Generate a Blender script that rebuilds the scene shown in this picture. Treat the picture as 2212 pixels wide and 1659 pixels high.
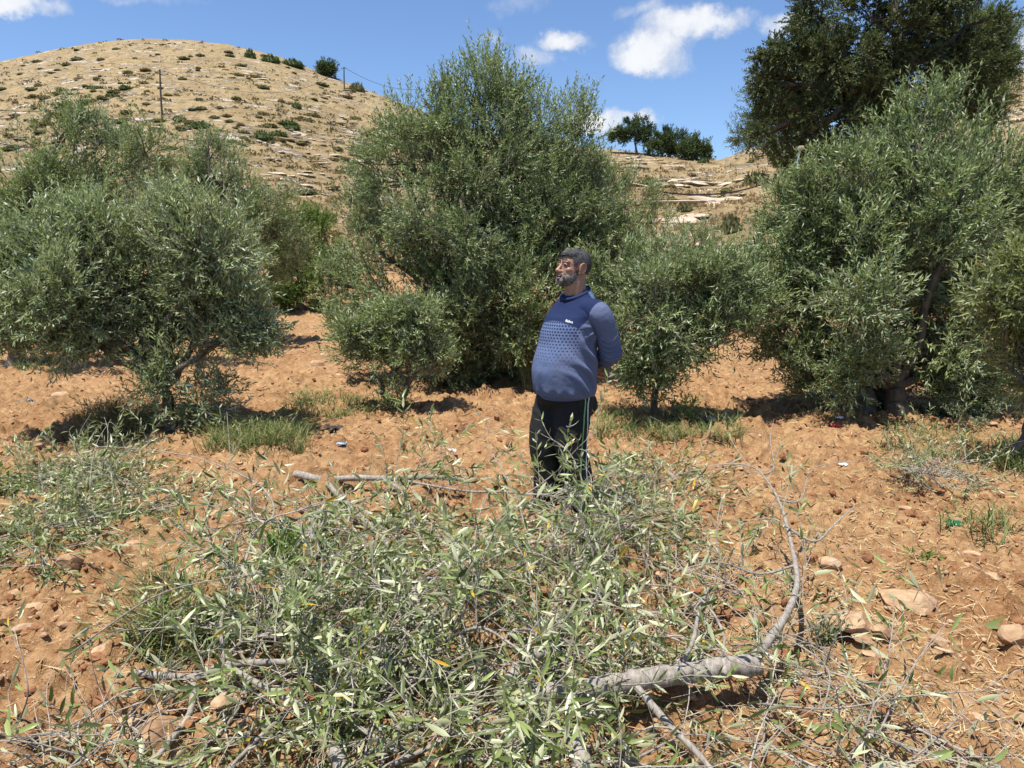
import bpy, math, random
import numpy as np
from mathutils import Vector, Matrix, Quaternion
from mathutils.bvhtree import BVHTree

for o in list(bpy.data.objects):
    bpy.data.objects.remove(o)
SC = bpy.context.scene
COL = SC.collection
R = math.radians

# ------------------------------------------------------------------ camera
CAM_Z, PITCH, FPX, IMW, IMH = 1.6, R(9.0), 1580.0, 2212.0, 1659.0
cam_data = bpy.data.cameras.new('camera')
cam = bpy.data.objects.new('camera', cam_data)
COL.objects.link(cam)
cam.location = (0, 0, CAM_Z)
cam.rotation_euler = (math.pi / 2 - PITCH, 0, 0)
cam_data.sensor_fit = 'HORIZONTAL'
cam_data.sensor_width = 36.0
cam_data.lens = 36.0 * FPX / IMW
cam_data.clip_start = 0.05
cam_data.clip_end = 3000
SC.camera = cam
SC.render.resolution_x, SC.render.resolution_y = 1024, 768

# ------------------------------------------------------------------ light
SUN = Vector((-0.22, -0.20, 0.955)).normalized()
SUN_STRENGTH, SKY_STRENGTH, EXPOSURE = 5.0, 0.098, 0.62
sun_data = bpy.data.lights.new('sun', 'SUN')
sun_data.energy = SUN_STRENGTH
sun_data.angle = R(0.53)
sun_data.color = (1.0, 0.955, 0.89)
sun = bpy.data.objects.new('sun', sun_data)
sun.rotation_euler = SUN.to_track_quat('Z', 'Y').to_euler()
sun.location = (20, 12, 60)
COL.objects.link(sun)
SC.view_settings.view_transform = 'Standard'
SC.view_settings.look = 'None'
SC.view_settings.gamma = 1
SC.view_settings.use_curve_mapping = False
SC.view_settings.exposure = EXPOSURE
SC.cycles.use_denoising = True
SC.cycles.max_bounces = 4
SC.cycles.diffuse_bounces = 2
SC.cycles.glossy_bounces = 2
SC.cycles.transmission_bounces = 2
SC.cycles.caustics_reflective = False
SC.cycles.caustics_refractive = False

def raydir(px, py):
    """direction of a photo point (2212 x 1659 frame), forward component 1"""
    x = (px - IMW / 2) / FPX
    v = -(py - IMH / 2) / FPX
    ca, sa = math.cos(PITCH), math.sin(PITCH)
    return np.array([x, ca + v * sa, -sa + v * ca])

def at(px, py, Y):
    d = raydir(px, py)
    return np.array([0, 0, CAM_Z]) + d * (Y / d[1])

# ------------------------------------------------------------------ node helper
class NT:
    def __init__(s, tree):
        s.t = tree
        s.t.nodes.clear()
    def n(s, typ, **kw):
        nd = s.t.nodes.new(typ)
        for k, v in kw.items():
            if k.startswith('i_'):
                key = k[2:]
                nd.inputs[int(key) if key.isdigit() else key.replace('_', ' ')].default_value = v
            else:
                setattr(nd, k, v)
        return nd
    def l(s, a, b):
        s.t.links.new(a, b)
    def put(s, inp, v):
        if hasattr(v, 'is_linked') or hasattr(v, 'links'):
            s.l(v, inp)
        else:
            inp.default_value = v
    def math(s, op, a, b=0.0, c=None, clamp=False):
        nd = s.n('ShaderNodeMath', operation=op, use_clamp=clamp)
        s.put(nd.inputs[0], a)
        s.put(nd.inputs[1], b)
        if c is not None:
            s.put(nd.inputs[2], c)
        return nd.outputs[0]
    def vmath(s, op, a, b=None, out=0):
        nd = s.n('ShaderNodeVectorMath', operation=op)
        s.put(nd.inputs[0], a)
        if b is not None:
            s.put(nd.inputs[1], b)
        return nd.outputs[out]
    def mix(s, f, a, b, blend='MIX'):
        nd = s.n('ShaderNodeMix', data_type='RGBA', blend_type=blend)
        s.put(nd.inputs[0], f)
        s.put(nd.inputs[6], a)
        s.put(nd.inputs[7], b)
        return nd.outputs[2]
    def noise(s, vec, scale, detail=4, rough=0.55, dist=0.0, out=0):
        nd = s.n('ShaderNodeTexNoise')
        nd.inputs['Scale'].default_value = scale
        nd.inputs['Detail'].default_value = detail
        nd.inputs['Roughness'].default_value = rough
        nd.inputs['Distortion'].default_value = dist
        if vec is not None:
            s.l(vec, nd.inputs['Vector'])
        return nd.outputs[out]
    def vor(s, vec, scale, feature='F1', out='Distance', rnd=1.0):
        nd = s.n('ShaderNodeTexVoronoi', feature=feature)
        nd.inputs['Scale'].default_value = scale
        nd.inputs['Randomness'].default_value = rnd
        if vec is not None:
            s.l(vec, nd.inputs['Vector'])
        return nd.outputs[out]
    def ramp(s, f, stops, interp='LINEAR'):
        nd = s.n('ShaderNodeValToRGB')
        cr = nd.color_ramp
        cr.interpolation = interp
        while len(cr.elements) < len(stops):
            cr.elements.new(0.5)
        for e, (p, c) in zip(cr.elements, stops):
            e.position = p
            e.color = (c[0], c[1], c[2], 1) if not isinstance(c, (int, float)) else (c, c, c, 1)
        s.l(f, nd.inputs[0])
        return nd.outputs[0]
    def sstep(s, x, a, b):
        nd = s.n('ShaderNodeMapRange', interpolation_type='SMOOTHSTEP')
        s.put(nd.inputs[0], x)
        s.put(nd.inputs[1], a)
        s.put(nd.inputs[2], b)
        return nd.outputs[0]

def new_mat(name):
    m = bpy.data.materials.new(name)
    m.use_nodes = True
    t = NT(m.node_tree)
    out = t.n('ShaderNodeOutputMaterial')
    b = t.n('ShaderNodeBsdfPrincipled')
    t.l(b.outputs[0], out.inputs[0])
    return m, t, b, out

def C4(c):
    return (c[0], c[1], c[2], 1.0)

# ------------------------------------------------------------------ world: sky with small cumulus
def build_world():
    w = bpy.data.worlds.new('World')
    SC.world = w
    w.use_nodes = True
    w.cycles.sampling_method = 'MANUAL'
    w.cycles.sample_map_resolution = 256
    t = NT(w.node_tree)
    out = t.n('ShaderNodeOutputWorld')
    sky = t.n('ShaderNodeTexSky', sky_type='NISHITA')
    sky.sun_disc = False
    sky.sun_elevation = math.asin(SUN.z)
    sky.sun_rotation = math.atan2(SUN.x, SUN.y)
    sky.altitude = 500
    sky.air_density = 1.0
    sky.dust_density = 0.35
    sky.ozone_density = 2.2
    tint = t.mix(1.0, sky.outputs[0], (0.88, 0.99, 1.14, 1), 'MULTIPLY')
    tc = t.n('ShaderNodeTexCoord')
    v0 = t.vmath('NORMALIZE', tc.outputs['Generated'])
    n1 = t.noise(v0, 9.0, 6, 0.62, out=1)
    wv = t.vmath('ADD', v0, t.vmath('MULTIPLY', t.vmath('SUBTRACT', n1, (0.5, 0.5, 0.5)), (0.10, 0.10, 0.085)))
    n2 = t.noise(v0, 26.0, 6, 0.6, out=1)
    wv = t.vmath('ADD', wv, t.vmath('MULTIPLY', t.vmath('SUBTRACT', n2, (0.5, 0.5, 0.5)), (0.03, 0.03, 0.025)))
    blobs = [(1480, 66, 84, 30, .95), (1400, 112, 74, 30, .95), (1555, 66, 62, 18, .7), (1440, 140, 42, 24, .6), (1400, 34, 52, 18, .45), (1365, 108, 40, 22, .6),
             (1215, 97, 50, 20, .85), (1150, 137, 54, 18, .5), (1070, 82, 30, 16, .3), (1305, 268, 56, 22, .9), (1375, 264, 46, 14, .7),
             (8, 2, 75, 26, .95), (1690, 72, 36, 24, .55), (2205, 130, 36, 62, .8), (1130, 10, 60, 16, .25), (290, -8, 90, 12, .3)]
    dens = None
    for px, py, rx, ry, st in blobs:
        c = Vector(raydir(px, py)).normalized()
        rt = Vector((c.y, -c.x, 0)).normalized()
        up = rt.cross(c).normalized()
        mp = t.n('ShaderNodeMapping', vector_type='TEXTURE')
        mp.inputs['Location'].default_value = c
        mp.inputs['Rotation'].default_value = Matrix((rt, c, up)).transposed().to_euler()
        mp.inputs['Scale'].default_value = (rx / FPX, 0.4, ry / FPX)
        t.l(wv, mp.inputs['Vector'])
        q = t.vmath('DOT_PRODUCT', mp.outputs[0], mp.outputs[0], out=1)
        g = t.math('MULTIPLY_ADD', q, -st / 1.6, st)
        dens = g if dens is None else t.math('SMOOTH_MAX', dens, g, 0.25)
    # the same fair-weather clouds go on round the rest of the sky
    away = t.sstep(t.vmath('DOT_PRODUCT', v0, (0, .96, .28), out=1), 0.70, 0.55)
    rest = t.math('MULTIPLY_ADD', t.noise(t.vmath('MULTIPLY', v0, (1, 1, 1.8)), 3.4, 3, 0.5), 7.0, -4.5)
    dens = t.math('MAXIMUM', dens, t.math('SUBTRACT', t.math('MULTIPLY', t.math('ADD', rest, 2), away), 2))
    n3 = t.noise(v0, 60.0, 5, 0.65)
    d2 = t.math('ADD', dens, t.math('MULTIPLY', t.math('SUBTRACT', n3, 0.5), 0.55))
    mask = t.sstep(d2, -0.05, 0.85)
    shade = t.noise(v0, 16.0, 5, 0.6)
    ccol = t.mix(t.sstep(t.math('ADD', t.math('MULTIPLY', d2, 0.55), shade), 0.55, 1.05), (4.3, 4.7, 5.5, 1), (6.4, 6.5, 6.7, 1))
    col = t.mix(t.math('MULTIPLY', mask, 0.96), tint, ccol)
    bg = t.n('ShaderNodeBackground')
    bg.inputs['Strength'].default_value = SKY_STRENGTH
    t.l(col, bg.inputs['Color'])
    t.l(bg.outputs[0], out.inputs[0])
build_world()

# ------------------------------------------------------------------ numpy noise
def _hash(ix, iy, seed=0):
    h = (ix.astype(np.int64) * 374761393 + iy.astype(np.int64) * 668265263 + seed * 982451653) & 0xffffffff
    h = ((h ^ (h >> 13)) * 1274126177) & 0xffffffff
    h = (h ^ (h >> 16)) & 0xffffffff
    return h / 4294967295.0

def vnoise(x, y, seed=0):
    ix, iy = np.floor(x), np.floor(y)
    fx, fy = x - ix, y - iy
    ux, uy = fx * fx * (3 - 2 * fx), fy * fy * (3 - 2 * fy)
    a, b = _hash(ix, iy, seed), _hash(ix + 1, iy, seed)
    c, d = _hash(ix, iy + 1, seed), _hash(ix + 1, iy + 1, seed)
    return (a + (b - a) * ux) * (1 - uy) + (c + (d - c) * ux) * uy

def fbm(x, y, octs=4, seed=0, gain=0.5):
    s, a, tot = 0, 1.0, 0
    for k in range(octs):
        s = s + a * vnoise(x * 2 ** k + 17.3 * k, y * 2 ** k + 9.1 * k, seed + k)
        tot += a
        a *= gain
    return s / tot - 0.5

def domes(x, y, cell, seed, prob, flat=0.7):
    """clod bumps: half-ellipsoids of random size round jittered cell points"""
    gx, gy = x / cell, y / cell
    ix, iy = np.floor(gx), np.floor(gy)
    best = np.zeros_like(x)
    for dx in (-1, 0, 1):
        for dy in (-1, 0, 1):
            jx, jy = ix + dx, iy + dy
            px = jx + 0.15 + 0.7 * _hash(jx, jy, seed)
            py = jy + 0.15 + 0.7 * _hash(jx, jy, seed + 1)
            rr = (0.25 + 0.5 * _hash(jx, jy, seed + 2)) * (_hash(jx, jy, seed + 3) < prob)
            an = _hash(jx, jy, seed + 4) * 6.28
            ex = (gx - px) * np.cos(an) + (gy - py) * np.sin(an)
            ey = (-(gx - px) * np.sin(an) + (gy - py) * np.cos(an)) * 1.45
            q = rr * rr - ex * ex - ey * ey
            best = np.maximum(best, np.sqrt(np.maximum(q, 0)))
    return best * cell * flat

# ------------------------------------------------------------------ terrain height
CREST = np.array([(-900, 300), (-400, 215), (0, 135), (100, 112), (200, 93), (300, 83), (400, 83), (500, 95), (600, 118), (700, 158), (800, 196),
                  (900, 236), (1000, 272), (1100, 298), (1200, 312), (1300, 320), (1400, 331), (1500, 342), (1560, 345), (1620, 322),
                  (1700, 312), (1800, 305), (1900, 290), (2000, 258), (2100, 216), (2212, 150), (2400, 120), (2800, 140), (3300, 260)], float)
CRESTD = np.array([(-900, 240), (0, 255), (400, 265), (750, 250), (1000, 200), (1250, 135), (1600, 115), (1750, 125), (1950, 170), (2212, 210), (3300, 220)], float)

def slope_of(py):
    v = -(py - IMH / 2) / FPX
    ca, sa = math.cos(PITCH), math.sin(PITCH)
    return (v * ca - sa) / (ca + v * sa)

def zt(x, y):
    """height of the land, without the tilled relief"""
    x, y = np.asarray(x, float), np.asarray(y, float)
    yy = np.maximum(y, 3.0)
    t = IMW / 2 + FPX * x / (0.955 * yy)
    D = np.interp(t, CRESTD[:, 0], CRESTD[:, 1])
    H = CAM_Z + slope_of(np.interp(t, CREST[:, 0], CREST[:, 1])) * D
    y0 = 19.0
    s = (yy - y0) / (D - y0)
    sc = np.clip(s, 0, 1)
    g = sc ** 1.28
    g = np.where(s > 1, 1 - 0.55 * (s - 1), g)
    h = H * g
    far = np.clip((yy - 22) / 40, 0, 1)
    h = h + far * (1.3 * fbm(x / 22, y / 22, 3, 3) + 0.55 * fbm(x / 5, y / 5, 3, 8)) * np.clip(1.15 - sc, 0.12, 1)
    # rock shelves: soft steps along the contour
    stp = 2.4
    hh = h / stp + 0.7 * fbm(x / 30, y / 30, 2, 21)
    fr = hh - np.floor(hh)
    sharp = np.clip((fr - 0.5) * 2.6 + 0.5, 0, 1)
    h = h + far * stp * 0.42 * (sharp - fr) * np.clip((1.0 - sc) * 3, 0, 1)
    # the orchard floor: a low rise towards the trees
    h = h + 0.10 * fbm(x / 3.1, y / 3.1, 2, 40) * np.clip(y / 5, 0, 1)
    return h

_gx, _gy = np.arange(-14, 14.01, .1), np.arange(0, 18.91, .1)
ZN_GRID = zt(*np.meshgrid(_gx, _gy, indexing='xy')).tolist()

def zn(x, y):
    """quick height of the land near the camera"""
    if not (-13.9 < x < 13.9 and 0 <= y < 18.7):
        return float(zt(x, y))
    fx, fy = (x + 14) / .1, y / .1
    i, j = int(fx), int(fy)
    a, b = fx - i, fy - j
    r0, r1 = ZN_GRID[j], ZN_GRID[j + 1]
    return (r0[i] * (1 - a) + r0[i + 1] * a) * (1 - b) + (r1[i] * (1 - a) + r1[i + 1] * a) * b

def hit(px, py, y_max=400.0):
    """where the sight line through a photo point first meets the land"""
    d = raydir(px, py)
    ys = np.concatenate([np.linspace(1.2, 20, 60), np.geomspace(20, y_max, 130)[1:]])
    k = ys / d[1]
    below = (CAM_Z + d[2] * k) < zt(d[0] * k, ys)
    if not below.any():
        return None
    i = int(np.argmax(below))
    a, b = ys[max(i - 1, 0)], ys[i]
    for _ in range(3):
        m = np.linspace(a, b, 14)
        kk = m / d[1]
        j = int(np.argmax((CAM_Z + d[2] * kk) < zt(d[0] * kk, m)))
        a, b = m[max(j - 1, 0)], m[j]
    kk = b / d[1]
    return np.array([d[0] * kk, b, float(zt(d[0] * kk, b))])

# ------------------------------------------------------------------ mesh + object helpers
def mesh_tris(name, V, F, attrs=None, smooth=False, mats=(), fmat=None):
    """mesh from numpy triangles (M,3) or quads (M,4)"""
    me = bpy.data.meshes.new(name)
    V = np.ascontiguousarray(V, np.float32)
    F = np.ascontiguousarray(F, np.int32)
    k = F.shape[1]
    me.vertices.add(len(V))
    me.vertices.foreach_set('co', V.ravel())
    me.loops.add(F.size)
    me.loops.foreach_set('vertex_index', F.ravel())
    me.polygons.add(len(F))
    me.polygons.foreach_set('loop_start', np.arange(0, F.size, k, dtype=np.int32))
    try:
        me.polygons.foreach_set('loop_total', np.full(len(F), k, np.int32))
    except Exception:
        pass
    if attrs:
        for an, av in attrs.items():
            a = me.attributes.new(an, 'FLOAT', 'POINT')
            a.data.foreach_set('value', np.ascontiguousarray(av, np.float32))
    for m in mats:
        me.materials.append(m)
    if fmat is not None:
        me.polygons.foreach_set('material_index', np.ascontiguousarray(fmat, np.int32))
    me.polygons.foreach_set('use_smooth', np.full(len(F), smooth, bool))
    me.update(calc_edges=True)
    me.validate()
    return me

def link(name, me, parent=None, loc=None, label=None, cat=None, group=None, kind=None):
    o = bpy.data.objects.new(name, me)
    COL.objects.link(o)
    if parent is not None:
        o.parent = parent
    if loc is not None:
        o.location = loc
    if label:
        o['label'] = label
    if cat:
        o['category'] = cat
    if group:
        o['group'] = group
    if kind:
        o['kind'] = kind
    return o

def thing(name, label, cat, loc=(0, 0, 0), group=None):
    return link(name, None, None, loc, label, cat, group)

class Geo:
    """collects triangle soups with one vertex attribute 'lv'"""
    def __init__(s):
        s.V, s.F, s.A, s.n = [], [], [], 0
    def add(s, V, F, a=0.5):
        V = np.asarray(V, float).reshape(-1, 3)
        s.V.append(V)
        s.F.append(np.asarray(F, int).reshape(-1, 3) + s.n)
        s.A.append(np.full(len(V), a) if np.isscalar(a) else np.asarray(a, float))
        s.n += len(V)
    def build(s, name, mat, smooth=False, off=None):
        V = np.concatenate(s.V)
        if off is not None:
            V = V - np.asarray(off)
        return mesh_tris(name, V, np.concatenate(s.F), {'lv': np.concatenate(s.A)}, smooth, [mat])

def norm(v):
    v = np.asarray(v, float)
    return v / np.maximum(np.linalg.norm(v, axis=-1, keepdims=True), 1e-9)

def tube(P, rad, sides=6, cap=True, bump=0.0, rng=None):
    """tapered tube along a polyline; returns verts, tris"""
    P = np.asarray(P, float)
    n = len(P)
    rad = np.broadcast_to(np.asarray(rad, float), (n,))
    T = np.gradient(P, axis=0)
    T = norm(T)
    ref = np.array([0.0, 0.0, 1.0]) if abs(T[0][2]) < 0.9 else np.array([1.0, 0, 0])
    N = np.zeros_like(P)
    b = norm(np.cross(T[0], ref))
    for i in range(n):
        b = b - T[i] * np.dot(b, T[i])
        b = b / max(np.linalg.norm(b), 1e-9)
        N[i] = b
    B = np.cross(T, N)
    an = np.arange(sides) * 2 * math.pi / sides
    rr = rad[:, None] * np.ones((n, sides))
    if bump and rng is not None:
        rr = rr * (1 + bump * rng.uniform(-1, 1, (n, sides)))
    V = P[:, None, :] + rr[..., None] * (np.cos(an)[None, :, None] * N[:, None, :] + np.sin(an)[None, :, None] * B[:, None, :])
    V = V.reshape(-1, 3)
    i, j = np.meshgrid(np.arange(n - 1), np.arange(sides), indexing='ij')
    a = i * sides + j
    c = i * sides + (j + 1) % sides
    F = np.concatenate([np.stack([a, c, c + sides], -1).reshape(-1, 3), np.stack([a, c + sides, a + sides], -1).reshape(-1, 3)])
    if cap:
        m = len(V)
        V = np.concatenate([V, P[:1], P[-1:]])
        k = np.arange(sides)
        k2 = (k + 1) % sides
        F = np.concatenate([F, np.stack([np.full(sides, m), k2, k], -1), np.stack([np.full(sides, m + 1), (n - 1) * sides + k, (n - 1) * sides + k2], -1)])
    return V, F

def smooth_path(pts, n=12):
    """Catmull-Rom through points"""
    P = np.asarray(pts, float)
    if len(P) == 2:
        t = np.linspace(0, 1, n)[:, None]
        return P[0] * (1 - t) + P[1] * t
    Q = np.vstack([2 * P[0] - P[1], P, 2 * P[-1] - P[-2]])
    out = []
    seg = len(P) - 1
    per = max(2, n // seg)
    for i in range(seg):
        p0, p1, p2, p3 = Q[i], Q[i + 1], Q[i + 2], Q[i + 3]
        for u in np.linspace(0, 1, per, endpoint=False):
            out.append(0.5 * ((2 * p1) + (-p0 + p2) * u + (2 * p0 - 5 * p1 + 4 * p2 - p3) * u * u + (-p0 + 3 * p1 - 3 * p2 + p3) * u ** 3))
    out.append(P[-1])
    return np.array(out)

def leaf_tris(P, D, N, L, W, fold=0.25):
    """low leaves: two triangles folded at the midrib. P base, D axis, N normal"""
    D = norm(D)
    S = norm(np.cross(D, N))
    N = np.cross(S, D)
    L = L[:, None]
    W = W[:, None]
    mid = P + D * L * 0.45 + N * W * fold
    a = mid + S * W * 0.5
    b = mid - S * W * 0.5
    tip = P + D * L
    V = np.stack([P, a, tip, b], 1).reshape(-1, 3)
    k = np.arange(len(P))[:, None] * 4
    F = np.concatenate([k + np.array([[0, 1, 2]]), k + np.array([[0, 2, 3]])])
    return V, F

def leaf_full(P, D, N, L, W, curl, fold=0.18):
    """near leaves: lance-shaped, creased and bent, eight triangles"""
    D = norm(D)
    S = norm(np.cross(D, N))
    N = np.cross(S, D)
    L, W, curl = L[:, None], W[:, None], curl[:, None]
    def pt(u, s, wf):
        bend = -curl * L * u * u
        return P + D * L * u + S * W * wf * s * 0.5 + N * (bend + abs(s) * W * wf * fold)
    cols = [pt(0, 0, 0), pt(.28, 1, .86), pt(.28, 0, 0), pt(.28, -1, .86), pt(.65, 1, .84), pt(.65, 0, 0), pt(.65, -1, .84), pt(1, 0, 0)]
    V = np.stack(cols, 1).reshape(-1, 3)
    base = np.array([[0, 1, 2], [0, 2, 3], [1, 4, 5], [1, 5, 2], [2, 5, 6], [2, 6, 3], [4, 7, 5], [5, 7, 6]])
    F = (np.arange(len(P))[:, None, None] * 8 + base[None]).reshape(-1, 3)
    return V, F

def ico(sub=1):
    t = (1 + 5 ** .5) / 2
    V = [(-1, t, 0), (1, t, 0), (-1, -t, 0), (1, -t, 0), (0, -1, t), (0, 1, t), (0, -1, -t), (0, 1, -t), (t, 0, -1), (t, 0, 1), (-t, 0, -1), (-t, 0, 1)]
    F = [(0, 11, 5), (0, 5, 1), (0, 1, 7), (0, 7, 10), (0, 10, 11), (1, 5, 9), (5, 11, 4), (11, 10, 2), (10, 7, 6), (7, 1, 8), (3, 9, 4), (3, 4, 2), (3, 2, 6), (3, 6, 8), (3, 8, 9), (4, 9, 5), (2, 4, 11), (6, 2, 10), (8, 6, 7), (9, 8, 1)]
    V = [np.array(v) / np.linalg.norm(v) for v in V]
    for _ in range(sub):
        mid, F2 = {}, []
        def m(a, b):
            k = (min(a, b), max(a, b))
            if k not in mid:
                v = V[a] + V[b]
                V.append(v / np.linalg.norm(v))
                mid[k] = len(V) - 1
            return mid[k]
        for a, b, c in F:
            ab, bc, ca = m(a, b), m(b, c), m(c, a)
            F2 += [(a, ab, ca), (b, bc, ab), (c, ca, bc), (ab, bc, ca)]
        F = F2
    return np.array(V), np.array(F)

ICO = {k: ico(k) for k in (0, 1, 2, 3)}

def stone_shape(rng, sub=2, cuts=7, rough=0.06, flat=0.6):
    """angular stone: a ball cut by random planes, roughened"""
    V, F = ICO[sub]
    V = V.copy()
    for _ in range(cuts):
        n = norm(rng.normal(size=3))
        d = rng.uniform(0.5, 0.85)
        k = V @ n
        over = np.maximum(k - d, 0)
        V = V - over[:, None] * n
    V = V * (1 + rng.uniform(-rough, rough, (len(V), 1)))
    V[:, 2] *= flat
    return V, F
# ================================================================== land
def soil_relief(x, y):
    patch = np.clip(0.5 + 1.9 * fbm(x / 1.3, y / 1.3, 3, 61), 0, 1)
    h = 0.075 * fbm(x / 0.9, y / 0.9, 3, 50) + 0.03 * fbm(x / 0.22, y / 0.22, 3, 55)
    h = h + (0.35 + 0.65 * patch) * domes(x, y, 0.24, 70, 0.42, 0.62)
    h = h + (0.4 + 0.6 * patch) * domes(x, y, 0.11, 80, 0.6, 0.85)
    h = h + domes(x, y, 0.055, 90, 0.65, 0.9)
    h = h - 0.055 * np.clip(fbm(x / 0.35, y / 0.35, 2, 33) - 0.12, 0, 1) * 4 * patch
    ph = (x * .42 + y * .9) * 7.6 + 5 * fbm(x / 2.2, y / 2.2, 2, 35)
    h = h + 0.028 * np.sin(ph) * np.clip(.2 + 2.2 * fbm(x / 2.8, y / 2.8, 2, 36) + .4, 0, 1)
    return h - 0.03

def zg(x, y):
    return float(zt(x, y) + soil_relief(np.array([float(x)]), np.array([float(y)]))[0])

def zga(x, y):
    return zt(x, y) + soil_relief(np.asarray(x, float), np.asarray(y, float))

def ghit(px, py):
    """photo point on the orchard floor"""
    p = hit(px, py)
    p[2] = zg(p[0], p[1])
    return p

def soil_mat():
    m, t, b, out = new_mat('red_tilled_soil')
    tc = t.n('ShaderNodeTexCoord').outputs['Object']
    n1 = t.noise(tc, 1.1, 5, 0.6)
    n2 = t.noise(tc, 14, 6, 0.65)
    n3 = t.noise(tc, 75, 4, 0.7)
    c = t.ramp(n2, [(0.25, (0.110, 0.046, 0.017)), (0.48, (0.240, 0.117, 0.047)), (0.72, (0.385, 0.224, 0.104))])
    dry = t.sstep(n1, 0.30, 0.62)
    c = t.mix(dry, c, t.ramp(n2, [(0.3, (0.185, 0.094, 0.039)), (0.55, (0.36, 0.212, 0.097)), (0.75, (0.52, 0.355, 0.186))]))
    vc = t.n('ShaderNodeTexVoronoi')
    vc.inputs['Scale'].default_value = 42
    t.l(tc, vc.inputs['Vector'])
    peb = t.math('MULTIPLY', t.sstep(vc.outputs['Distance'], 0.30, 0.18), t.math('GREATER_THAN', t.n('ShaderNodeSeparateColor').outputs[0], 2.0))
    sp = t.n('ShaderNodeSeparateColor')
    t.l(vc.outputs['Color'], sp.inputs[0])
    peb = t.math('MULTIPLY', t.sstep(vc.outputs['Distance'], 0.34, 0.2), t.math('GREATER_THAN', sp.outputs[0], 0.72))
    c = t.mix(t.math('MULTIPLY', peb, 0.7), c, (0.52, 0.37, 0.235, 1))
    c = t.mix(t.math('MULTIPLY', t.sstep(n3, 0.42, 0.7), 0.35), c, (0.50, 0.33, 0.19, 1))
    t.l(c, b.inputs['Base Color'])
    b.inputs['Roughness'].default_value = 0.95
    b.inputs['Specular IOR Level'].default_value = 0.15
    bp = t.n('ShaderNodeBump')
    bp.inputs['Strength'].default_value = 0.9
    bp.inputs['Distance'].default_value = 0.022
    hh = t.math('ADD', t.math('MULTIPLY', n2, 1.2), t.math('MULTIPLY', n3, 0.7))
    hh = t.math('ADD', hh, t.math('MULTIPLY', peb, 0.25))
    t.l(hh, bp.inputs['Height'])
    t.l(bp.outputs[0], b.inputs['Normal'])
    return m

def hill_mat():
    m, t, b, out = new_mat('dry_grass_hillside')
    tc = t.n('ShaderNodeTexCoord').outputs['Object']
    sq = t.vmath('MULTIPLY', tc, (1.0, 0.8, 2.4))
    n1 = t.noise(sq, 0.10, 6, 0.6)
    n2 = t.noise(tc, 0.55, 6, 0.65)
    n3 = t.noise(tc, 2.4, 6, 0.75)
    grass = t.ramp(n2, [(0.28, (0.205, 0.150, 0.075)), (0.5, (0.335, 0.248, 0.130)), (0.72, (0.44, 0.335, 0.19))])
    grass = t.mix(t.math('MULTIPLY', t.sstep(n1, 0.46, 0.64), .8), grass, (0.25, 0.185, 0.095, 1))
    grass = t.mix(t.math('MULTIPLY', t.sstep(n3, 0.52, 0.74), 0.5), grass, (0.17, 0.13, 0.065, 1))
    rockn = t.noise(t.vmath('MULTIPLY', tc, (0.55, 0.5, 3.4)), 0.28, 6, 0.62)
    rk = t.math('ADD', rockn, t.math('MULTIPLY', t.math('SUBTRACT', n3, 0.5), 0.16))
    rmask = t.sstep(rk, 0.555, 0.61)
    rcol = t.ramp(n3, [(0.3, (0.33, 0.265, 0.20)), (0.6, (0.56, 0.48, 0.38))])
    c = t.mix(rmask, grass, rcol)
    shr = t.sstep(t.noise(t.vmath('MULTIPLY', tc, (1, 1, 1.6)), 0.85, 3, 0.5), 0.62, 0.70)
    c = t.mix(t.math('MULTIPLY', shr, 0.55), c, (0.125, 0.118, 0.055, 1))
    t.l(c, b.inputs['Base Color'])
    b.inputs['Roughness'].default_value = 0.95
    b.inputs['Specular IOR Level'].default_value = 0.1
    bp = t.n('ShaderNodeBump')
    bp.inputs['Strength'].default_value = 1.0
    bp.inputs['Distance'].default_value = 0.35
    t.l(t.math('ADD', t.math('ADD', n2, n3), rmask), bp.inputs['Height'])
    t.l(bp.outputs[0], b.inputs['Normal'])
    return m

def rock_mat(name, lo, mid, hi, scale=6.0, bump=0.02):
    m, t, b, out = new_mat(name)
    g = t.n('ShaderNodeNewGeometry')
    pos = g.outputs['Position']
    n = t.noise(pos, scale, 6, 0.65)
    nb = t.noise(pos, scale * 0.22, 4, 0.6)
    oi = t.n('ShaderNodeObjectInfo')
    f = t.math('ADD', t.math('MULTIPLY', n, 0.65), t.math('MULTIPLY', nb, 0.35))
    f = t.math('ADD', f, t.math('MULTIPLY', t.math('SUBTRACT', oi.outputs['Random'], 0.5), 0.14))
    c = t.ramp(f, [(0.32, lo), (0.5, mid), (0.68, hi)])
    t.l(c, b.inputs['Base Color'])
    b.inputs['Roughness'].default_value = 0.9
    b.inputs['Specular IOR Level'].default_value = 0.2
    bp = t.n('ShaderNodeBump')
    bp.inputs['Strength'].default_value = 0.8
    bp.inputs['Distance'].default_value = bump
    t.l(n, bp.inputs['Height'])
    t.l(bp.outputs[0], b.inputs['Normal'])
    return m

M_SOIL = soil_mat()
M_HILL = hill_mat()
M_ROCK = rock_mat('pale_limestone', (0.28, 0.215, 0.145), (0.45, 0.365, 0.265), (0.60, 0.515, 0.395), 1.6, 0.15)
M_STONE = rock_mat('field_stone', (0.24, 0.135, 0.07), (0.385, 0.25, 0.142), (0.52, 0.385, 0.25), 22, 0.006)
M_CLOD = rock_mat('soil_clod', (0.165, 0.072, 0.031), (0.275, 0.132, 0.06), (0.39, 0.215, 0.108), 45, 0.01)

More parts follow.
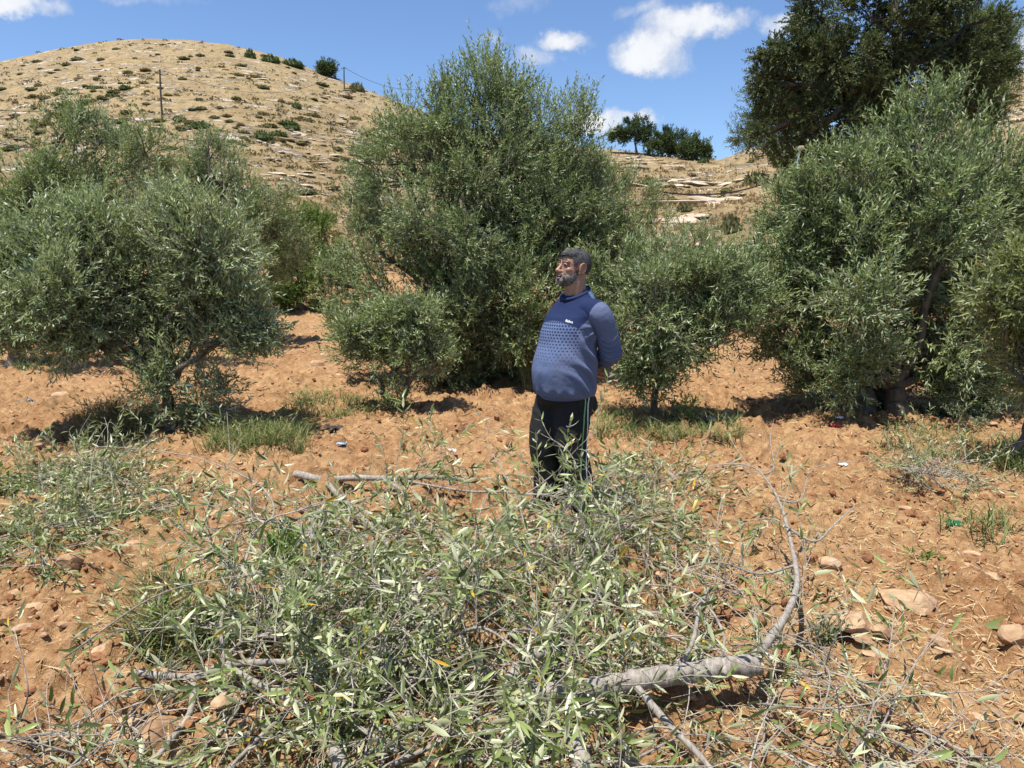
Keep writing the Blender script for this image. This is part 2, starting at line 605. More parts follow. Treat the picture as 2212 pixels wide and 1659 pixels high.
def leaf_mat(name, top_lo, top_hi, under, rough=0.5, transl=0.22, odd=None, spec=0.35):
    """two-sided leaf: 'lv' (per leaf) picks the tone, the underside is paler"""
    m, t, b, out = new_mat(name)
    at_ = t.n('ShaderNodeAttribute', attribute_name='lv')
    stops = [(0.0, top_lo), (0.93, top_hi)]
    if odd:
        stops += [(0.975, odd)]
    top = t.ramp(at_.outputs['Fac'], stops)
    g = t.n('ShaderNodeNewGeometry')
    un = t.mix(0.35, C4(under), top)
    c = t.mix(g.outputs['Backfacing'], top, un)
    t.l(c, b.inputs['Base Color'])
    b.inputs['Roughness'].default_value = rough
    b.inputs['Specular IOR Level'].default_value = spec
    tr = t.n('ShaderNodeBsdfTranslucent')
    tcl = t.mix(1.0, c, (1.0, 1.15, 0.45, 1), 'MULTIPLY')
    t.l(tcl, tr.inputs['Color'])
    mx = t.n('ShaderNodeMixShader')
    mx.inputs[0].default_value = transl
    t.l(b.outputs[0], mx.inputs[1])
    t.l(tr.outputs[0], mx.inputs[2])
    t.l(mx.outputs[0], out.inputs[0])
    return m

def bark_mat(name, lo, hi, scale=18, stretch=(1, 1, 0.25)):
    m, t, b, out = new_mat(name)
    tc = t.n('ShaderNodeTexCoord').outputs['Object']
    n = t.noise(t.vmath('MULTIPLY', tc, stretch), scale, 6, 0.65)
    n2 = t.noise(tc, scale * 6, 3, 0.6)
    f = t.math('ADD', t.math('MULTIPLY', n, 0.75), t.math('MULTIPLY', n2, 0.25))
    t.l(t.ramp(f, [(0.33, lo), (0.64, hi)]), b.inputs['Base Color'])
    b.inputs['Roughness'].default_value = 0.85
    b.inputs['Specular IOR Level'].default_value = 0.25
    bp = t.n('ShaderNodeBump')
    bp.inputs['Strength'].default_value = 0.7
    bp.inputs['Distance'].default_value = 0.01
    t.l(f, bp.inputs['Height'])
    t.l(bp.outputs[0], b.inputs['Normal'])
    return m

def plain_mat(name, col, rough=0.8, spec=0.3, var=0.25, scale=30, metallic=0.0):
    m, t, b, out = new_mat(name)
    g = t.n('ShaderNodeNewGeometry')
    n = t.noise(g.outputs['Position'], scale, 4, 0.6)
    lo = tuple(c * (1 - var) for c in col)
    hi = tuple(min(1, c * (1 + var)) for c in col)
    t.l(t.ramp(n, [(0.3, lo), (0.7, hi)]), b.inputs['Base Color'])
    b.inputs['Roughness'].default_value = rough
    b.inputs['Specular IOR Level'].default_value = spec
    b.inputs['Metallic'].default_value = metallic
    return m

def attr_mat(name, stops, rough=0.8, spec=0.2, transl=0.0):
    m, t, b, out = new_mat(name)
    at_ = t.n('ShaderNodeAttribute', attribute_name='lv')
    c = t.ramp(at_.outputs['Fac'], stops)
    t.l(c, b.inputs['Base Color'])
    b.inputs['Roughness'].default_value = rough
    b.inputs['Specular IOR Level'].default_value = spec
    if transl:
        tr = t.n('ShaderNodeBsdfTranslucent')
        t.l(c, tr.inputs['Color'])
        mx = t.n('ShaderNodeMixShader')
        mx.inputs[0].default_value = transl
        t.l(b.outputs[0], mx.inputs[1])
        t.l(tr.outputs[0], mx.inputs[2])
        t.l(mx.outputs[0], out.inputs[0])
    return m

# ---- ground sheet: finest in front of the camera, widening with distance
def build_ground():
    ncol, wid = 540, lambda y: np.maximum(2.4, 0.98 * np.maximum(y, 0) + 1.3)
    rows = [-8.0, -5.0, -3.0, -1.5, -0.5, 0.3, 0.8, 1.2]
    y = 1.2
    while y < 40:
        y += 2 * float(wid(y)) / ncol * (1.2 if y < 9 else 1.7)
        rows.append(y)
    ys = np.array(rows)
    u = np.linspace(-1, 1, ncol)
    X = u[None, :] * wid(ys)[:, None] * np.where(ys < 1.2, 2.4, 1.0)[:, None]
    Y = np.repeat(ys[:, None], ncol, 1)
    Z = zt(X, Y) + soil_relief(X, Y)
    fade = np.clip((Y - 30) / 6, 0, 1)
    Z = Z - fade * 0.5
    nr = len(ys)
    i, j = np.meshgrid(np.arange(nr - 1), np.arange(ncol - 1), indexing='ij')
    a = i * ncol + j
    F = np.stack([a, a + 1, a + 1 + ncol, a + ncol], -1).reshape(-1, 4)
    me = mesh_tris('ground', np.stack([X, Y, Z], -1).reshape(-1, 3), F, None, True, [M_SOIL])
    return link('ground', me, kind='structure')
GROUND = build_ground()

def build_hill():
    ts = np.linspace(-880, 3200, 430)
    ys = np.concatenate([np.geomspace(27, 300, 240), np.linspace(305, 520, 16)])
    Y = np.repeat(ys[:, None], len(ts), 1)
    X = (ts[None, :] - IMW / 2) / FPX * 0.955 * Y
    Z = zt(X, Y) + np.clip((Y - 30) / 20, 0, 1) * 0.22 * fbm(X / 1.1, Y / 1.1, 3, 99)
    Z = Z - np.clip((33 - Y) / 6, 0, 1) * 0.35
    n = len(ts)
    i, j = np.meshgrid(np.arange(len(ys) - 1), np.arange(n - 1), indexing='ij')
    a = i * n + j
    F = np.stack([a, a + 1, a + 1 + n, a + n], -1).reshape(-1, 4)
    me = mesh_tris('hill', np.stack([X, Y, Z], -1).reshape(-1, 3), F, None, True, [M_HILL])
    return link('hill', me, kind='structure')
HILL = build_hill()

# ---- rock outcrops of the hillside (parts of the hill)
def rocks_on_hill():
    rng = np.random.default_rng(11)
    shapes = []
    for k in range(10):
        V, F = stone_shape(rng, 2, 9, 0.05, 0.55)
        shapes.append(mesh_tris('rock', V, F, None, False, [M_ROCK]))
    # (centre px, py, half extents, how many, size in photo pixels)
    zones = [(470, 100, 190, 9, 28, 12), (300, 140, 200, 12, 14, 11), (110, 165, 90, 10, 18, 15), (560, 165, 110, 6, 16, 13), (330, 160, 60, 4, 14, 14),
             (740, 205, 50, 16, 20, 14), (500, 330, 120, 30, 24, 20), (700, 330, 90, 50, 30, 20), (640, 400, 80, 30, 22, 24), (740, 280, 60, 30, 14, 16),
             (420, 290, 90, 16, 10, 22), (40, 310, 50, 20, 8, 26), (40, 260, 50, 12, 5, 18), (1400, 345, 90, 10, 14, 18), (1480, 395, 130, 8, 17, 40), (1340, 360, 40, 14, 8, 26),
             (1500, 440, 45, 8, 5, 90), (1460, 475, 36, 10, 4, 80), (1530, 335, 14, 10, 14, 7), (1500, 505, 40, 10, 8, 34), (1560, 420, 50, 10, 6, 30), (2180, 230, 40, 26, 14, 18),
             (2160, 280, 50, 8, 8, 20), (1390, 420, 60, 24, 10, 22)]
    for cx, cy, rx, ry, n, size in zones:
        for _ in range(n):
            p = hit(cx + rng.uniform(-rx, rx), cy + rng.uniform(-ry, ry))
            if p is None or p[1] < 30:
                continue
            s = size * 0.5 * p[1] / FPX * rng.uniform(0.45, 1.15)
            o = link('rock', shapes[rng.integers(10)], HILL)
            o.location = (p[0], p[1], p[2] + s * 0.02)
            o.rotation_euler = (rng.uniform(-.2, .2), rng.uniform(-.15, .15), rng.uniform(-.5, .5))
            o.scale = (s * rng.uniform(1.0, 2.4), s * rng.uniform(0.7, 1.1), s * rng.uniform(0.3, 0.6))
rocks_on_hill()

# ---- cushion shrubs on the hillside
M_SHRUB = [leaf_mat('shrub_olive', (0.085, 0.086, 0.036), (0.19, 0.18, 0.082), (0.18, 0.17, 0.09), 0.8, 0.12, spec=0.1),
           leaf_mat('shrub_brown', (0.115, 0.088, 0.042), (0.25, 0.195, 0.10), (0.23, 0.18, 0.10), 0.85, 0.1, spec=0.1),
           leaf_mat('shrub_green', (0.045, 0.068, 0.02), (0.115, 0.155, 0.045), (0.12, 0.15, 0.06), 0.7, 0.2, spec=0.15)]

def cushion(rng, n, mat, flat=0.62):
    g = Geo()
    V, F = ICO[1]
    Vd = V * 0.80 * (1 + rng.uniform(-.12, .12, (len(V), 1)))
    Vd[:, 2] = np.maximum(Vd[:, 2], -0.25) * flat
    g.add(Vd, F, 0.1)
    d = norm(rng.normal(size=(n, 3)))
    d[:, 2] = np.abs(d[:, 2]) * 1.1 - 0.1
    lump = 1 + 0.22 * np.sin(d[:, 0] * 5 + rng.uniform(0, 6)) * np.cos(d[:, 1] * 5 + rng.uniform(0, 6))
    P = d * (0.72 * lump * rng.uniform(0.85, 1.0, n))[:, None]
    P[:, 2] *= flat
    D = norm(d + rng.normal(size=(n, 3)) * 0.45 + np.array([0, 0, .3]))
    V, F = leaf_tris(P, D, norm(rng.normal(size=(n, 3))), rng.uniform(.18, .36, n), rng.uniform(.09, .17, n))
    g.add(V, F, np.repeat(rng.uniform(0, 0.92, n), 4))
    return g.build('shrub', mat)

SHRUBS = []
def shrubs_on_hill():
    rng = np.random.default_rng(23)
    shapes = [[cushion(rng, 170, M_SHRUB[c], flat=.55) for _ in range(4)] for c in range(3)]
    SHRUBS.extend(shapes)
    zones = [(0, 800, 100, 330, 120, 26), (0, 330, 180, 340, 36, 30), (330, 800, 250, 430, 50, 38), (1290, 1640, 350, 540, 40, 36), (2110, 2212, 190, 320, 12, 28)]
    tones = ['olive green', 'brownish', 'bright green']
    for x0, x1, y0, y1, n, size in zones:
        k = 0
        tries = 0
        while k < n and tries < n * 12:
            tries += 1
            px, py = rng.uniform(x0, x1), rng.uniform(y0, y1)
            p = hit(px, py)
            if p is None or p[1] < 32:
                continue
            if vnoise(np.array(p[0] / 14), np.array(p[1] / 14), 77) < 0.30:
                continue
            s = size * 0.5 * rng.uniform(0.40, 1.1) * p[1] / FPX
            c = rng.choice(3, p=[0.58, 0.30, 0.12])
            o = link('hillside_shrub', shapes[c][rng.integers(4)], None, (p[0], p[1], p[2] - 0.05 * s),
                     'low cushion shrub dotted among dry grass on the hillside', 'shrub', 'low shrubs dotted over the hillside')
            o.rotation_euler = (0, 0, rng.uniform(0, 6.28))
            o.scale = (s * rng.uniform(1.0, 1.5), s * rng.uniform(.9, 1.2), s * rng.uniform(.7, 1.0))
            k += 1
    special = [(568, 300, 40, 26, 2, 'round bright green bush on the dry slope above the left olive trees'),
               (1580, 500, 42, 50, 0, 'dense dark green bush on the pale rocks right of the man'),
               (1635, 400, 60, 40, 0, 'dark spreading bush below the brown earth bank near the cypress'),
               (640, 232, 20, 14, 2, 'tiny green shrub standing alone on the golden middle slope'),
               (540, 125, 22, 26, 2, 'leftmost green shrub just below the skyline of the hill'),
               (585, 135, 36, 22, 2, 'middle green shrub of the row below the hill skyline'),
               (632, 143, 44, 20, 2, 'long low green shrub at the right of the row on the hill skyline'),
               (772, 184, 30, 24, 0, 'dark shrub on the ridge beside the far utility pole'),
               (1480, 455, 34, 22, 0, 'small dark shrub growing in front of the large pale boulder'),
               (1520, 352, 24, 16, 2, 'yellow green low bush under the round trees on the ridge')]
    for px, py, w, h, c, lab in special:
        p = hit(px, py)
        if p is None:
            p = hit(px, py + 12)
        s = p[1] / FPX
        o = link('bush', shapes[c][rng.integers(4)], None, (p[0], p[1], p[2] - 0.02 * w * s), lab, 'bush')
        o.scale = (w * s * .62, w * s * .55, h * s * 1.25)
shrubs_on_hill()

# ---- dry grass tufts over the slope
def hill_grass():
    rng = np.random.default_rng(31)
    g = Geo()
    n = 15000
    ts = rng.uniform(-300, 2500, n)
    Y = np.exp(rng.uniform(np.log(31), np.log(250), n))
    X = (ts - IMW / 2) / FPX * 0.955 * Y
    Z = zt(X, Y)
    keep = vnoise(X / 9, Y / 9, 5) > 0.35
    X, Y, Z = X[keep], Y[keep], Z[keep]
    for k in range(4):
        n = len(X)
        P = np.stack([X + rng.normal(0, .18, n), Y + rng.normal(0, .18, n), Z - 0.02], -1)
        D = norm(np.stack([rng.normal(0, .9, n), rng.normal(0, .9, n), np.full(n, .8)], -1))
        N = norm(np.stack([rng.normal(0, .5, n), rng.normal(0, .5, n), np.ones(n)], -1))
        V, F = leaf_tris(P, D, N, rng.uniform(.25, .6, n), rng.uniform(.10, .25, n))
        g.add(V, F, np.repeat(rng.uniform(0, 1, n), 4))
    m = attr_mat('dry_grass', [(0, (0.26, 0.18, 0.085)), (0.6, (0.40, 0.285, 0.145)), (1, (0.50, 0.375, 0.205))], 0.9, 0.1, 0.3)
    link('dry_grass', g.build('dry_grass', m), None, None, 'golden dry grass covering the hillside', 'grass', kind='stuff')
hill_grass()

# ---- small scrub between the shrubs: too fine and too many to count
def hill_scrub():
    rng = np.random.default_rng(33)
    n = 5200
    ts = rng.uniform(-200, 2400, n)
    Y = np.exp(rng.uniform(np.log(34), np.log(262), n))
    X = (ts - IMW / 2) / FPX * 0.955 * Y
    Z = zt(X, Y)
    keep = (vnoise(X / 16, Y / 16, 6) * .6 + vnoise(X / 4, Y / 4, 9) * .4 + rng.uniform(-.15, .15, n)) > .47
    X, Y, Z = X[keep], Y[keep], Z[keep]
    n = len(X)
    g = Geo()
    S = rng.uniform(.2, .75, n) * np.clip(Y / 110, .45, 1.3)
    tone = rng.uniform(0, .9, n)
    for k in range(13):
        d = norm(rng.normal(size=(n, 3)))
        d[:, 2] = np.abs(d[:, 2]) * .75
        P = np.stack([X, Y, Z], -1) + d * (S * .55)[:, None] * np.array([1.25, 1, .6])
        D = norm(d + rng.normal(size=(n, 3)) * .5)
        V, F = leaf_tris(P, D, norm(rng.normal(0, .6, (n, 3)) + np.array([0, 0, 1.0])), S * .75, S * .5)
        g.add(V, F, np.repeat(np.clip(tone + rng.uniform(-.2, .2, n), 0, .92), 4))
    m = leaf_mat('low_scrub', (0.105, 0.092, 0.04), (0.27, 0.205, 0.105), (0.22, 0.18, 0.10), 0.85, 0.12, spec=0.1)
    link('scrub', g.build('scrub', m), None, None, 'fine low scrub mottling the dry hillside', 'scrub', kind='stuff')
hill_scrub()

# ---- dry stone walls low on the slope
def stone_wall(name, label, pts, h, size, seed, rows):
    rng = np.random.default_rng(seed)
    root = thing(name, label, 'wall', tuple(pts[0]))
    shapes = [mesh_tris('stone', *stone_shape(rng, 1, 6, 0.06, 0.8), None, False, [M_ROCK]) for _ in range(6)]
    P = smooth_path(pts, 60)
    seg = np.linalg.norm(np.diff(P, axis=0), axis=1)
    cum = np.concatenate([[0], np.cumsum(seg)])
    for r in range(rows):
        s = rng.uniform(0, size)
        while s < cum[-1]:
            q = np.array([np.interp(s, cum, P[:, k]) for k in range(3)])
            w = size * rng.uniform(.7, 1.3)
            o = link('stone', shapes[rng.integers(6)], root)
            o.location = (q[0] - pts[0][0], q[1] - pts[0][1] + rng.normal(0, .06), q[2] - pts[0][2] + (r + .35) * h / rows)
            o.rotation_euler = tuple(rng.uniform(-.4, .4, 3))
            o.scale = (w * .62, w * .55, h / rows * .75 * rng.uniform(.8, 1.2))
            s += w * 1.02

p0, p1, p2 = hit(1455, 575), hit(1530, 566), hit(1625, 572)
if min(p0[1], p1[1], p2[1]) > 15:
    stone_wall('dry_stone_wall', 'low dry stone wall of reddish rubble at the foot of the slope', [p0, p1, p2], 0.95, 0.42, 3, 4)
a0, a1, a2 = hit(2105, 285), hit(2160, 272), hit(2240, 262)
stone_wall('terrace_wall', 'thin pale terrace wall crossing the slope at the right edge', [a0, a1, a2], 0.8, 0.9, 4, 2)

# ---- poles and cables
M_POLE = plain_mat('weathered_pole_wood', (0.10, 0.085, 0.07), 0.85, 0.2, 0.2, 3)
M_CABLE = plain_mat('black_cable', (0.02, 0.02, 0.022), 0.6, 0.3, 0.1, 3)
M_STEEL = plain_mat('galvanised_steel', (0.42, 0.43, 0.44), 0.45, 0.5, 0.1, 8, 0.6)
M_LAMP = plain_mat('lamp_head_paint', (0.40, 0.33, 0.22), 0.5, 0.4, 0.1, 8)

def pole(name, label, base_px, top_px, rad):
    b = hit(*base_px)
    b = b if b is not None else hit(base_px[0], base_px[1] + 10)
    top = at(top_px[0], top_px[1], b[1])
    h = top[2] - b[2]
    root = thing(name, label, 'utility pole', tuple(b))
    g = Geo()
    g.add(*tube([(0, 0, -0.3), (0.02, 0, h * .5), (0.0 + top[0] - b[0], 0, h)], [rad, rad * .85, rad * .7], 8))
    link('shaft', g.build('shaft', M_POLE), root)
    g = Geo()
    x = top[0] - b[0]
    g.add(*tube([(x - .8, 0, h - .35), (x + .8, 0, h - .35)], .06, 5))
    ca = link('crossarm', g.build('crossarm', M_POLE), root)
    for s in (-.7, 0, .7):
        g = Geo()
        g.add(*tube([(x + s, 0, h - .3), (x + s, 0, h - .12), (x + s, 0, h - .02)], [.05, .06, .03], 6))
        link('insulator', g.build('insulator', M_STEEL), ca)
    return top

def cable(label, a, b, sag, rad, name='cable'):
    a, b = np.asarray(a, float), np.asarray(b, float)
    t = np.linspace(0, 1, 26)[:, None]
    P = a * (1 - t) + b * t
    P[:, 2] -= sag * 4 * (t[:, 0] * (1 - t[:, 0]))
    g = Geo()
    g.add(*tube(P - a, rad, 5))
    link(name, g.build(name, M_CABLE), None, tuple(a), label, 'cable')

top1 = pole('utility_pole', 'tall leaning wooden utility pole standing on the golden hillside', (351, 262), (345, 150), 0.17)
top2 = pole('utility_pole', 'small far utility pole on the ridge left of the tall olive tree', (744, 196), (743, 145), 0.22)
cable('thin cable running from the hillside pole down to the left', top1, at(-60, 232, 60), 2.2, 0.03)
cable('thin cable from the hillside pole across to the ridge pole', top1, top2, 5.0, 0.035)
cable('thin cable leaving the ridge pole behind the tall olive tree', top2, at(1000, 165, 240), 5.0, 0.05)
cable('short dark cable at the left edge above the olive trees', at(-60, 288, 30), at(82, 318, 26), 0.15, 0.022)

def street_lamp():
    Y = 24.0
    top = at(1729, 322, Y)
    bx, by = top[0], Y
    bz = float(zt(bx, by))
    root = thing('street_lamp', 'slim steel lamp post with a square lamp head behind the right olive tree', 'lamp post', (bx, by, bz))
    h = top[2] - bz
    g = Geo()
    g.add(*tube([(-.10, 0, -.2), (-.10, 0, h * .5), (-.06, 0, h - .35), (0.0, 0, h)], [.07, .06, .035, .025], 8))
    link('post', g.build('post', M_STEEL), root)
    g = Geo()
    V, F = ICO[1]
    s = np.sign(V) * np.abs(V) ** 0.4
    g.add(s * np.array([.085, .12, .065]) + np.array([0.01, 0, h + .03]), F)
    link('lamp_head', g.build('lamp_head', M_LAMP), root)
    g = Geo()
    an = np.linspace(0, 2 * math.pi, 25)
    for rr in (.13, .105):
        g.add(*tube(np.stack([np.cos(an) * rr - .05, np.full(25, -.08), np.sin(an) * rr + h - .62], -1), .02, 6, False))
    link('cable_coil', g.build('cable_coil', M_STEEL), root, label='pale coil of spare cable')
    cable('black overhead cable rising to the lamp post above the pale rocks', at(1420, 413, 19.0), np.array([bx - .1, by, bz + h - .62]), 0.35, 0.022)
street_lamp()
# ================================================================== trees
M_OLIVE = leaf_mat('olive_leaf', (0.056, 0.088, 0.032), (0.250, 0.312, 0.112), (0.47, 0.50, 0.325), 0.42, 0.18, odd=(0.30, 0.23, 0.05), spec=0.26)
M_OLIVE_GREY = leaf_mat('olive_leaf_grey', (0.082, 0.112, 0.046), (0.300, 0.355, 0.158), (0.55, 0.57, 0.40), 0.42, 0.17, odd=(0.26, 0.24, 0.10), spec=0.28)
M_OLIVE_YEL = leaf_mat('olive_leaf_yellow', (0.10, 0.13, 0.040), (0.27, 0.285, 0.10), (0.38, 0.39, 0.21), 0.42, 0.28, odd=(0.40, 0.30, 0.07), spec=0.4)
M_GREENLEAF = leaf_mat('broad_green_leaf', (0.065, 0.115, 0.022), (0.19, 0.27, 0.06), (0.22, 0.28, 0.10), 0.5, 0.32, spec=0.35)
M_CYPRESS = leaf_mat('cypress_spray', (0.032, 0.046, 0.019), (0.145, 0.170, 0.072), (0.125, 0.145, 0.068), 0.7, 0.14, odd=(0.16, 0.145, 0.075), spec=0.15)
M_PINE = leaf_mat('pine_needles', (0.065, 0.088, 0.026), (0.20, 0.225, 0.075), (0.17, 0.19, 0.075), 0.7, 0.2, spec=0.15)
M_RIDGE = leaf_mat('ridge_tree_leaf', (0.048, 0.072, 0.028), (0.130, 0.170, 0.068), (0.12, 0.15, 0.07), 0.75, 0.1, spec=0.15)
M_BARK = bark_mat('olive_bark', (0.055, 0.045, 0.034), (0.19, 0.158, 0.122), 22)
M_BARK_DARK = bark_mat('conifer_bark', (0.05, 0.036, 0.026), (0.17, 0.125, 0.09), 9)

def crown_geo(g, rng, blobs, n_shoot, leaf_len, leaf_w, shoot_len, k_leaf, up, clump_r, inner=0.22, droop=0.0, spread=0.55, ang=0.75, twig=None, per=27):
    """shoots gathered in clumps through the blobs' volumes; leaves in pairs along each shoot"""
    C = np.array([b[0] for b in blobs])
    Rd = np.array([b[1] for b in blobs])
    wts = np.array([(b[1][0] * b[1][2]) ** 0.9 * (b[2] if len(b) > 2 else 1.0) for b in blobs])
    wts = wts / wts.sum()
    n_cl = max(len(blobs) * 6, int(n_shoot / per))
    bi = rng.choice(len(blobs), n_cl, p=wts)
    d = norm(rng.normal(size=(n_cl, 3)))
    rr = np.where(rng.random(n_cl) < inner, rng.uniform(0.15, 0.6, n_cl), rng.uniform(0.66, 1.04, n_cl))
    cc = C[bi] + d * Rd[bi] * rr[:, None]
    outw = norm(d / Rd[bi])
    crad = clump_r * rng.uniform(0.6, 1.5, n_cl)
    ctone = rng.uniform(-0.24, 0.24, n_cl)
    # shoots
    ci = rng.integers(0, n_cl, n_shoot)
    dd = norm(rng.normal(size=(n_shoot, 3)))
    P0 = cc[ci] + dd * (crad[ci] * rng.random(n_shoot) ** 0.5)[:, None]
    D0 = norm(outw[ci] * 0.75 + dd * spread + rng.normal(size=(n_shoot, 3)) * 0.35 + np.array([0, 0, up]))
    Ls = shoot_len * rng.uniform(0.5, 1.35, n_shoot)
    P0 = P0 - D0 * Ls[:, None] * 0.5
    sag = np.array([0, 0, -1.0]) * droop
    # leaves
    u = (np.arange(k_leaf) + 0.8) / k_leaf
    side = np.where(np.arange(k_leaf) % 2 == 0, 1.0, -1.0)
    ref = norm(rng.normal(size=(n_shoot, 3)))
    S = norm(np.cross(D0, ref))
    B = np.cross(S, D0)
    U = u[None, :, None] + rng.uniform(-.04, .04, (n_shoot, k_leaf, 1))
    Pos = P0[:, None] + D0[:, None] * (Ls[:, None, None] * U) + sag * (Ls[:, None, None] * U ** 2)
    roll = (np.arange(k_leaf) // 2 % 2) * (math.pi / 2)
    SS = S[:, None] * np.cos(roll)[None, :, None] + B[:, None] * np.sin(roll)[None, :, None]
    Dl = norm(D0[:, None] + sag * U + SS * side[None, :, None] * ang + rng.normal(size=(n_shoot, k_leaf, 3)) * 0.28)
    Nl = norm(D0[:, None] * 0.8 - SS * side[None, :, None] * 0.4 + rng.normal(size=(n_shoot, k_leaf, 3)) * 0.45 + np.array([0, 0, 0.75]))
    n = n_shoot * k_leaf
    Nl = Nl * np.where(rng.random((n_shoot, k_leaf, 1)) < .17, -1.0, 1.0)
    L = leaf_len * rng.uniform(0.65, 1.25, n)
    W = leaf_w * rng.uniform(0.75, 1.25, n)
    V, F = leaf_tris(Pos.reshape(-1, 3), Dl.reshape(-1, 3), Nl.reshape(-1, 3), L, W)
    tone = np.repeat(np.clip(0.45 + ctone[ci] + rng.uniform(-.12, .12, n_shoot), 0, 1), k_leaf) + rng.uniform(-.3, .3, n)
    tone = np.clip(tone, 0, 0.92)
    tone[rng.random(n) < 0.010] = 1.0
    g.add(V, F, np.repeat(tone, 4))
    # woody shoot ribbons
    if twig is not None:
        sel = rng.random(n_shoot) < 0.4
        a, b = P0[sel] - D0[sel] * Ls[sel][:, None] * .3, P0[sel] + D0[sel] * Ls[sel][:, None] * .85 + sag * Ls[sel][:, None] * .7
        s = S[sel] * 0.004
        V = np.stack([a - s, a + s, b + s * .4, b - s * .4], 1).reshape(-1, 3)
        k = np.arange(sel.sum())[:, None] * 4
        twig.add(V, np.concatenate([k + np.array([[0, 1, 2]]), k + np.array([[0, 2, 3]])]))
    return cc

def px_blobs(Y, spec):
    out = []
    for b in spec:
        px, py, rx, ry = b[:4]
        dY = b[4] if len(b) > 4 else 0.0
        w = b[5] if len(b) > 5 else 1.0
        y = Y + dY + (0.55 * rx * Y / FPX * math.sin(px * 12.9 + py * 7.7) if len(b) < 5 and Y < 20 else 0.0)
        c = at(px, py, y)
        s = y / FPX * 1.01
        out.append((c, np.array([rx * s, 0.95 * min(rx, 1.6 * ry) * s, ry * s]), w))
    return out

def limb_path(rng, a, b, n=6, wob=0.06, arch=0.1):
    a, b = np.asarray(a, float), np.asarray(b, float)
    t = np.linspace(0, 1, n)[:, None]
    P = a * (1 - t) + b * t
    L = np.linalg.norm(b - a)
    P[1:-1] += rng.normal(0, wob * L, (n - 2, 3)) * np.array([1, 1, .4])
    P[:, 2] += arch * L * (t[:, 0] * (1 - t[:, 0])) * 4 * 0.5
    return smooth_path(P, n * 3)

def make_tree(name, label, base, Y, spec, seed, n_shoot, leaf=(0.058, 0.0135), shoot=0.24, k=14, up=0.35, clump=0.20, leafmat=None, barkmat=None,
              trunk_r=0.08, fork=0.35, stems=1, droop=0.0, inner=0.22, cat='olive tree', wood_frac=0.9, lean=(0, 0), extra=None, group=None, limb_r=None, ang=0.75, per=27):
    rng = np.random.default_rng(seed)
    blobs = px_blobs(Y, spec)
    base = np.asarray(base, float)
    root = thing(name, label, cat, tuple(base), group)
    g, gw = Geo(), Geo()
    cc = crown_geo(g, rng, blobs, n_shoot, leaf[0], leaf[1], shoot, k, up, clump, inner, droop, twig=gw, ang=ang, per=per)
    if extra:
        for ex in extra:
            crown_geo(g, rng, px_blobs(Y, ex['spec']), ex['n'], leaf[0], leaf[1], ex.get('shoot', shoot), ex.get('k', k), ex.get('up', 1.0), ex.get('clump', clump), .1, ex.get('droop', 0.0), ex.get('spread', .3), twig=gw)
    # wood
    zc = np.array([b[0] for b in blobs])
    cmean = zc.mean(0)
    low = min(b[0][2] - b[1][2] for b in blobs)
    forks = []
    for s in range(stems):
        an = s * 2.4 + rng.uniform(0, 1)
        b0 = base + np.array([math.cos(an), math.sin(an), 0]) * (trunk_r * 1.6 if stems > 1 else 0)
        fz = base[2] + max(0.25, (max(low, base[2] + .2) - base[2]) + fork)
        ft = np.array([base[0] + lean[0] + (cmean[0] - base[0]) * .25 + math.cos(an) * .2 * (stems > 1), base[1] + lean[1] + math.sin(an) * .2 * (stems > 1), fz])
        P = limb_path(rng, b0 - np.array([0, 0, .12]), ft, 6, .035, 0)
        r = np.linspace(trunk_r, trunk_r * .72, len(P))
        r[0] *= 1.5
        r[1] *= 1.2
        gw.add(*tube(P, r, 9, True, 0.10, rng))
        forks.append(ft)
    lr = limb_r or min(trunk_r * .5, .055 if trunk_r < .2 else 1)
    heads = []
    for c, rd, w in blobs:
        f = forks[rng.integers(len(forks))]
        P = limb_path(rng, f, c, 6, .06, .12)
        gw.add(*tube(P, np.linspace(lr, lr * .35, len(P)), 6, True, .06, rng))
        heads.append(P)
    nb = min(len(cc), int(len(cc) * wood_frac))
    for c in cc[rng.permutation(len(cc))[:nb]]:
        best = heads[int(np.argmin([np.linalg.norm(h[-1] - c) for h in heads]))]
        a = best[rng.integers(len(best) // 2, len(best))]
        t = np.linspace(0, 1, 5)[:, None]
        P = a * (1 - t) + c * t + np.sin(t * math.pi) * rng.normal(0, .05, 3) * np.linalg.norm(c - a)
        gw.add(*tube(P, np.linspace(lr * .28, lr * .08, 5), 4, False))
    link('trunk', gw.build('trunk', barkmat or M_BARK, True, base), root)
    link('crown', g.build('crown', leafmat or M_OLIVE, False, base), root, kind='stuff')
    return root

def tree_base(px, py):
    p = ghit(px, py)
    return p

